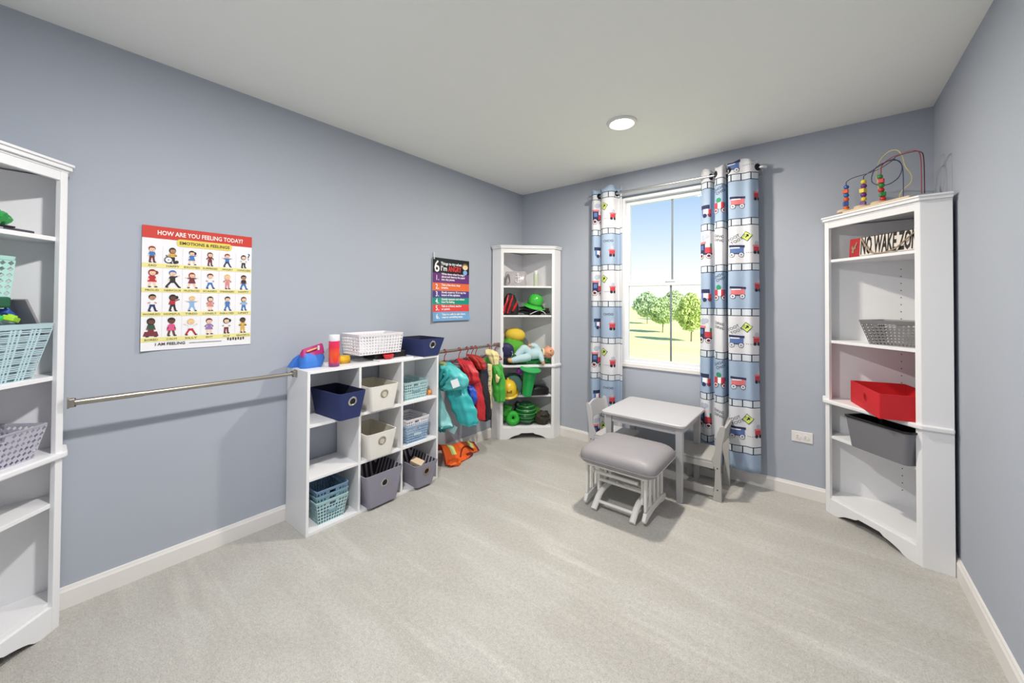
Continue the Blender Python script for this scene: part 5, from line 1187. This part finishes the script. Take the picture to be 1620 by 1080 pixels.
# ledge
z = .7025
t_ = thing('yellow_plush', 'round yellow plush toy lying at the back of the ledge', 'plush toy', fc(.16, .17, z), AF)
MB().ball((0, 0, .27), (.10, .07, .07), 24, 14, X=Matrix.Rotation(.15, 3, 'Y')).build('plush_head', M('plush_yellow', (232, 200, 70), .9, bump=.3, bscale=300), t_, local=True, smooth=True)
MB().ball((-.02, .0, .13), (.11, .075, .13), 22, 14, wob=.2).build('plush_body', M('plush_green', (96, 180, 60), .9), t_, local=True, smooth=True)
t_ = thing('navy_hat', 'navy cap with silver studs at the left of the ledge', 'cap', fc(.055, .045, z), AF)
X = Matrix.Rotation(.55, 3, 'Y') @ Matrix.Rotation(.35, 3, 'X')
MB().ball((0, 0, .125), (.075, .055, .085), 22, 14, X=X).build('cap_body', M('cap_navy', (44, 42, 84), .6), t_, local=True, smooth=True, wrinkle=.006)
sv = M('stud_silver', (216, 216, 222), .3, metal=.7)
for k in range(9):
    a = -1.0+k*.25; MB().ball(X @ Vector((.058*math.cos(a)+.012, -.045, .075*math.sin(a)*.9-.01))+Vector((0, 0, .125)), .0055, 8, 5).build('stud', sv, t_, local=True, smooth=True)
MB().ball((.02, -.01, .045), (.07, .045, .045), 16, 10, wob=.3).build('cap_lining', M('cap_dark', (30, 30, 44), .8), t_, local=True, smooth=True)
t_ = thing('green_wrap', 'green shiny wrap under the doll on the ledge', 'cloth', fc(.30, .07, z), AF)
MB().ball((0, 0, .028), (.20, .06, .030), 24, 12, wob=.5, ws=9).build('wrap_body', M('wrap_green', (40, 140, 70), .35, var=.25, vscale=30), t_, local=True, smooth=True, wrinkle=.008)
def doll():
    t = thing('baby_doll', 'baby doll in pale blue pajamas lying across the ledge', 'doll', fc(.30, .03, z+.03), AF)
    PJ = M('pajama_blue', (190, 216, 224), .85, var=.05, bump=.2, bscale=250); SKN = M('doll_skin', (222, 160, 124), .5)
    def limb(name, pts, rad, m, wr=.004):
        p = spline(pts, 5); K = len(pts); rr = [rad[min(int(i/(len(p)-1)*(K-1)), K-2)]*(1-((i/(len(p)-1)*(K-1)) % 1 if i < len(p)-1 else 1))+rad[min(int(i/(len(p)-1)*(K-1))+1, K-1)]*((i/(len(p)-1)*(K-1)) % 1 if i < len(p)-1 else 1) for i in range(len(p))]
        return MB().tube(p, rr, 16).build(name, m, t, local=True, smooth=True, wrinkle=wr)
    limb('body', [(-.035, -.01, .06), (0, -.012, .065), (.05, -.01, .075), (.085, 0, .080), (.10, 0, .082)], [.035, .050, .054, .046, .022], PJ, .003)
    limb('leg', [(-.02, -.02, .045), (-.085, -.035, .035), (-.15, -.045, .024), (-.195, -.05, .012)], [.040, .038, .032, .024], PJ)
    limb('leg', [(-.02, .01, .075), (-.07, .0, .120), (-.105, -.01, .095), (-.15, -.02, .055)], [.038, .038, .034, .026], PJ)
    limb('foot', [(-.192, -.05, .012), (-.215, -.055, .02), (-.222, -.058, .036)], [.021, .022, .012], M('foot_tan', (220, 180, 120), .7), 0)
    limb('arm', [(.075, -.03, .085), (.085, -.058, .04), (.098, -.068, .004)], [.028, .026, .020], PJ)
    limb('hand', [(.098, -.068, .006), (.102, -.07, -.012), (.104, -.068, -.026)], [.018, .017, .006], SKN, 0)
    limb('arm', [(.07, .02, .105), (.035, .02, .145), (-.005, .01, .150)], [.028, .026, .018], PJ)
    limb('hand', [(-.003, .01, .150), (-.022, .005, .148), (-.032, .002, .143)], [.016, .015, .005], SKN, 0)
    h = MB().ball((.165, -.005, .085), (.060, .050, .055), 22, 14).build('head', SKN, t, local=True, smooth=True)
    MB().tube(spline([(.112, -.035, .095), (.110, -.005, .115), (.112, .03, .10), (.112, .03, .065), (.110, -.005, .045), (.112, -.035, .065)], 4, closed=True), .010, 8, closed=True).build('collar', M('collar_cream', (226, 216, 180), .85), t, local=True, smooth=True)
    MB().ball((.160, -.058, .083), (.009, .009, .008), 10, 6).build('nose', SKN, h, local=True, smooth=True)
    for dz in (.02, -.02): MB().ball((.178, -.050, .083+dz), (.006, .004, .006), 10, 6).build('eye', M('doll_eye', (40, 30, 34), .2), h, local=True, smooth=True)
    MB().ball((.142, -.050, .083), (.004, .004, .010), 10, 6).build('mouth', M('doll_lip', (190, 96, 90), .5), h, local=True, smooth=True)
    for dz in (.052, -.052): MB().ball((.158, .0, .085+dz), (.014, .010, .008), 10, 6).build('ear', SKN, h, local=True, smooth=True)
    MB().ball((.185, .012, .085), (.048, .046, .052), 18, 12).build('hair', M('doll_hair', (120, 84, 56), .7), h, local=True, smooth=True)
doll()
# shelf under the ledge
z = .4115
def tapered(name, label, cat, loc, prof, m, X=None, part='body'):
    t = thing(name, label, cat, loc, AF); MB().lathe(prof, n=26, X=X).build(part, m, t, local=True, smooth=True); return t
GT = M('bucket_green', (30, 170, 84), .35)
X = Matrix.Rotation(.16, 3, 'X') @ Matrix.Rotation(.12, 3, 'Y')
t_ = tapered('green_bucket', 'tall tapered green bucket with a wide rim, standing below the doll', 'bucket', fc(.245, -.035, z+.012), [(0, 0), (.042, 0), (.046, .004), (.062, .24), (.058, .244), (0, .244)], GT, X, 'bucket_body')
MB().lathe([(.06, .238), (.085, .240), (.098, .250), (.098, .256), (.08, .250), (.0, .248)], n=28, X=X).build('bucket_rim', GT, t_, local=True, smooth=True)
t_ = thing('purple_ball', 'small purple ball tucked beside the tall green bucket', 'ball', fc(.185, .05, .60), AF)
MB().ball((0, 0, .035), (.028, .028, .03), 14, 9).build('ball_body', M('ball_purple', (150, 50, 180), .4), t_, local=True, smooth=True)
MB().tube([(0, 0, .06), (0, .004, .085)], .003, 6).build('string', DARK, t_, local=True)
t_ = thing('teal_bag', 'teal bag with a dark zip behind the yellow hard hat', 'bag', fc(.135, .16, z), AF)
MB().loft([[Vector((x, y, zz)) for x, y in rrect(w/2, d/2, min(w, d)*.4, 5)] for w, d, zz in ((.18, .09, .001), (.20, .10, .03), (.19, .09, .10), (.15, .07, .15), (.09, .04, .18))]).build('bag_body', M('bag_teal', (120, 170, 160), .7), t_, local=True, smooth=True, wrinkle=.010)
MB().tube(spline([(-.10, -.04, .11), (-.06, -.045, .165), (0, -.045, .185), (.06, -.045, .165), (.09, -.04, .12)], 5), .009, 8).build('zip', M('zip_dark', (22, 70, 70), .6), t_, local=True, smooth=True)
t_ = thing('hard_hat', 'yellow toy hard hat with a small dark badge on the shelf below the ledge', 'hat', fc(.075, .035, z), AF)
HY = M('hardhat_yellow', (238, 200, 50), .3, coat=.4); X = Matrix.Rotation(.5, 3, 'X')
MB().lathe([(.088, .0), (.087, .03), (.080, .065), (.063, .095), (.038, .113), (.012, .120), (0, .120)], (0, .0, .035), n=30, X=X).build('shell', HY, t_, local=True, smooth=True)
MB().lathe([(.086, .004), (.098, -.002), (.103, -.008), (.101, -.011), (.09, -.006), (.084, 0)], (0, 0, .035), n=30, X=X).build('brim', HY, t_, local=True, smooth=True)
MB().tube(spline([(0, .03, .155), (0, -.02, .157), (0, -.065, .12), (0, -.092, .06)], 5), .010, 8, flat=.5).build('ridge', HY, t_, local=True, smooth=True)
o = MB().box((.005, -.099, .052), (.046, .004, .022), mat=Matrix.Rotation(-.12, 3, 'X')).build('badge', M('badge_dark', (60, 48, 20), .5), t_, local=True, bevel=.001)
mb = MB()
for k in range(3): MB().box((-.008+k*.013, -.1015, .052), (.008, .001, .010)).build('badge_mark', M('badge_gold', (214, 150, 40), .5), o, local=True)
t_ = thing('black_bag', 'folded glossy black bag lying on the shelf beside the hard hat', 'bag', fc(.35, .055, z), AF)
MB().loft([[Vector((cx+x, y, zz)) for x, y in rrect(w/2, d/2, min(w, d)*.4, 6)] for w, d, zz, cx in ((.25, .13, .001, -.01), (.265, .14, .025, -.01), (.235, .13, .06, 0), (.16, .08, .085, .01))]).build('bag_body', M('bag_black', (26, 25, 30), .22), t_, local=True, smooth=True, wrinkle=.014, wscale=22)
MB().ball((-.115, -.03, .016), (.035, .03, .015), 14, 8, wob=.4).build('purple_corner', M('bag_purple', (90, 40, 130), .5), t_, local=True, smooth=True)
MB().tube(spline([(-.05, -.05, .06), (0, -.055, .075), (.06, -.05, .06)], 5), .005, 7).build('bag_handle', BLK, t_, local=True, smooth=True)
# bottom shelf
z = .1225
GF = M('foam_green', (44, 176, 52), .5)
def torus(mb_, c, R_, r_, X, n=28, k=14):
    rings = [[Vector(c)+X @ Vector(((R_+r_*math.cos(2*math.pi*j/k))*math.cos(2*math.pi*i/n), (R_+r_*math.cos(2*math.pi*j/k))*math.sin(2*math.pi*i/n), r_*math.sin(2*math.pi*j/k))) for j in range(k)] for i in range(n)]
    mb_.loft(rings, closed=True)
t_ = thing('green_foam_ring', 'bright green stuffed ring at the front of the bottom shelf', 'toy', fc(.125, .035, z), AF)
mb = MB(); torus(mb, (0, 0, .068), .039, .030, Matrix.Rotation(math.pi/2-.25, 3, 'X') @ Matrix.Scale(1, 3)); mb.build('ring', GF, t_, local=True, smooth=True, wrinkle=.003, wscale=30)
MB().ball((0, .02, .068), (.014, .008, .014), 10, 6).build('ring_core', M('core_red', (96, 40, 30), .7), t_, local=True, smooth=True)
t_ = thing('green_sleeve', 'green stuffed sleeve at the left of the bottom shelf', 'toy', fc(.055, .10, z), AF)
MB().tube(spline([(-.02, 0, .05), (-.01, -.02, .11), (.02, -.03, .16), (.03, -.03, .185)], 6), [.04]*6+[.052]*7+[.045]*6, 16).build('sleeve_body', M('sleeve_green', (60, 160, 62), .6, var=.2), t_, local=True, smooth=True, wrinkle=.008)
t_ = thing('green_lantern', 'dark green ribbed paper lantern on the bottom shelf', 'toy', fc(.255, .075, z), AF)
mb = MB(); prof = []
for k in range(57):
    th = math.pi*(k/56); prof.append((.095*math.sin(th)**.8*(1+.06*math.cos(k/56*math.pi*2*7))+.001, .005+.105*(1-math.cos(th))))
mb.lathe(prof, n=28).build('lantern_body', M('lantern_green', (24, 84, 46), .3, var=.35, vscale=25), t_, local=True, smooth=True)
for k in range(5): zz = .045+k*.034; r_ = .095*math.sin(math.acos(max(-1, min(1, 1-(zz-.005)/.105))))**.8; mb = MB(); torus(mb, (0, 0, zz), r_+.002, .004, Matrix.Identity(3), 28, 6); mb.build('rib', M('rib_green', (70, 190, 80), .3), t_, local=True, smooth=True)
MB().ball((-.06, .03, .13), (.05, .045, .07), 14, 9, wob=.5).build('dark_fold', BLK, t_, local=True, smooth=True, wrinkle=.008)
t_ = thing('lime_cloth', 'lime green cloth behind the ribbed lantern', 'cloth', fc(.34, .15, z), AF)
MB().ball((0, 0, .07), (.085, .05, .075), 18, 12, wob=.5).build('cloth_body', M('lime_cloth', (110, 180, 60), .7), t_, local=True, smooth=True, wrinkle=.010)
t_ = thing('camo_bundle', 'dark camouflage bundle at the right of the bottom shelf', 'bundle', fc(.415, .05, z), AF)
MB().ball((0, 0, .065), (.075, .06, .066), 22, 14, wob=.3, ws=6).build('bundle_body', M('camo_dark', (60, 54, 44), .8, var=.8, vscale=60), t_, local=True, smooth=True, wrinkle=.006, wscale=24)
MB().tube(spline([(-.06, -.03, .06), (-.02, -.06, .10), (.03, -.06, .095), (.06, -.035, .05)], 5), .006, 8).build('strap', BLK, t_, local=True, smooth=True)
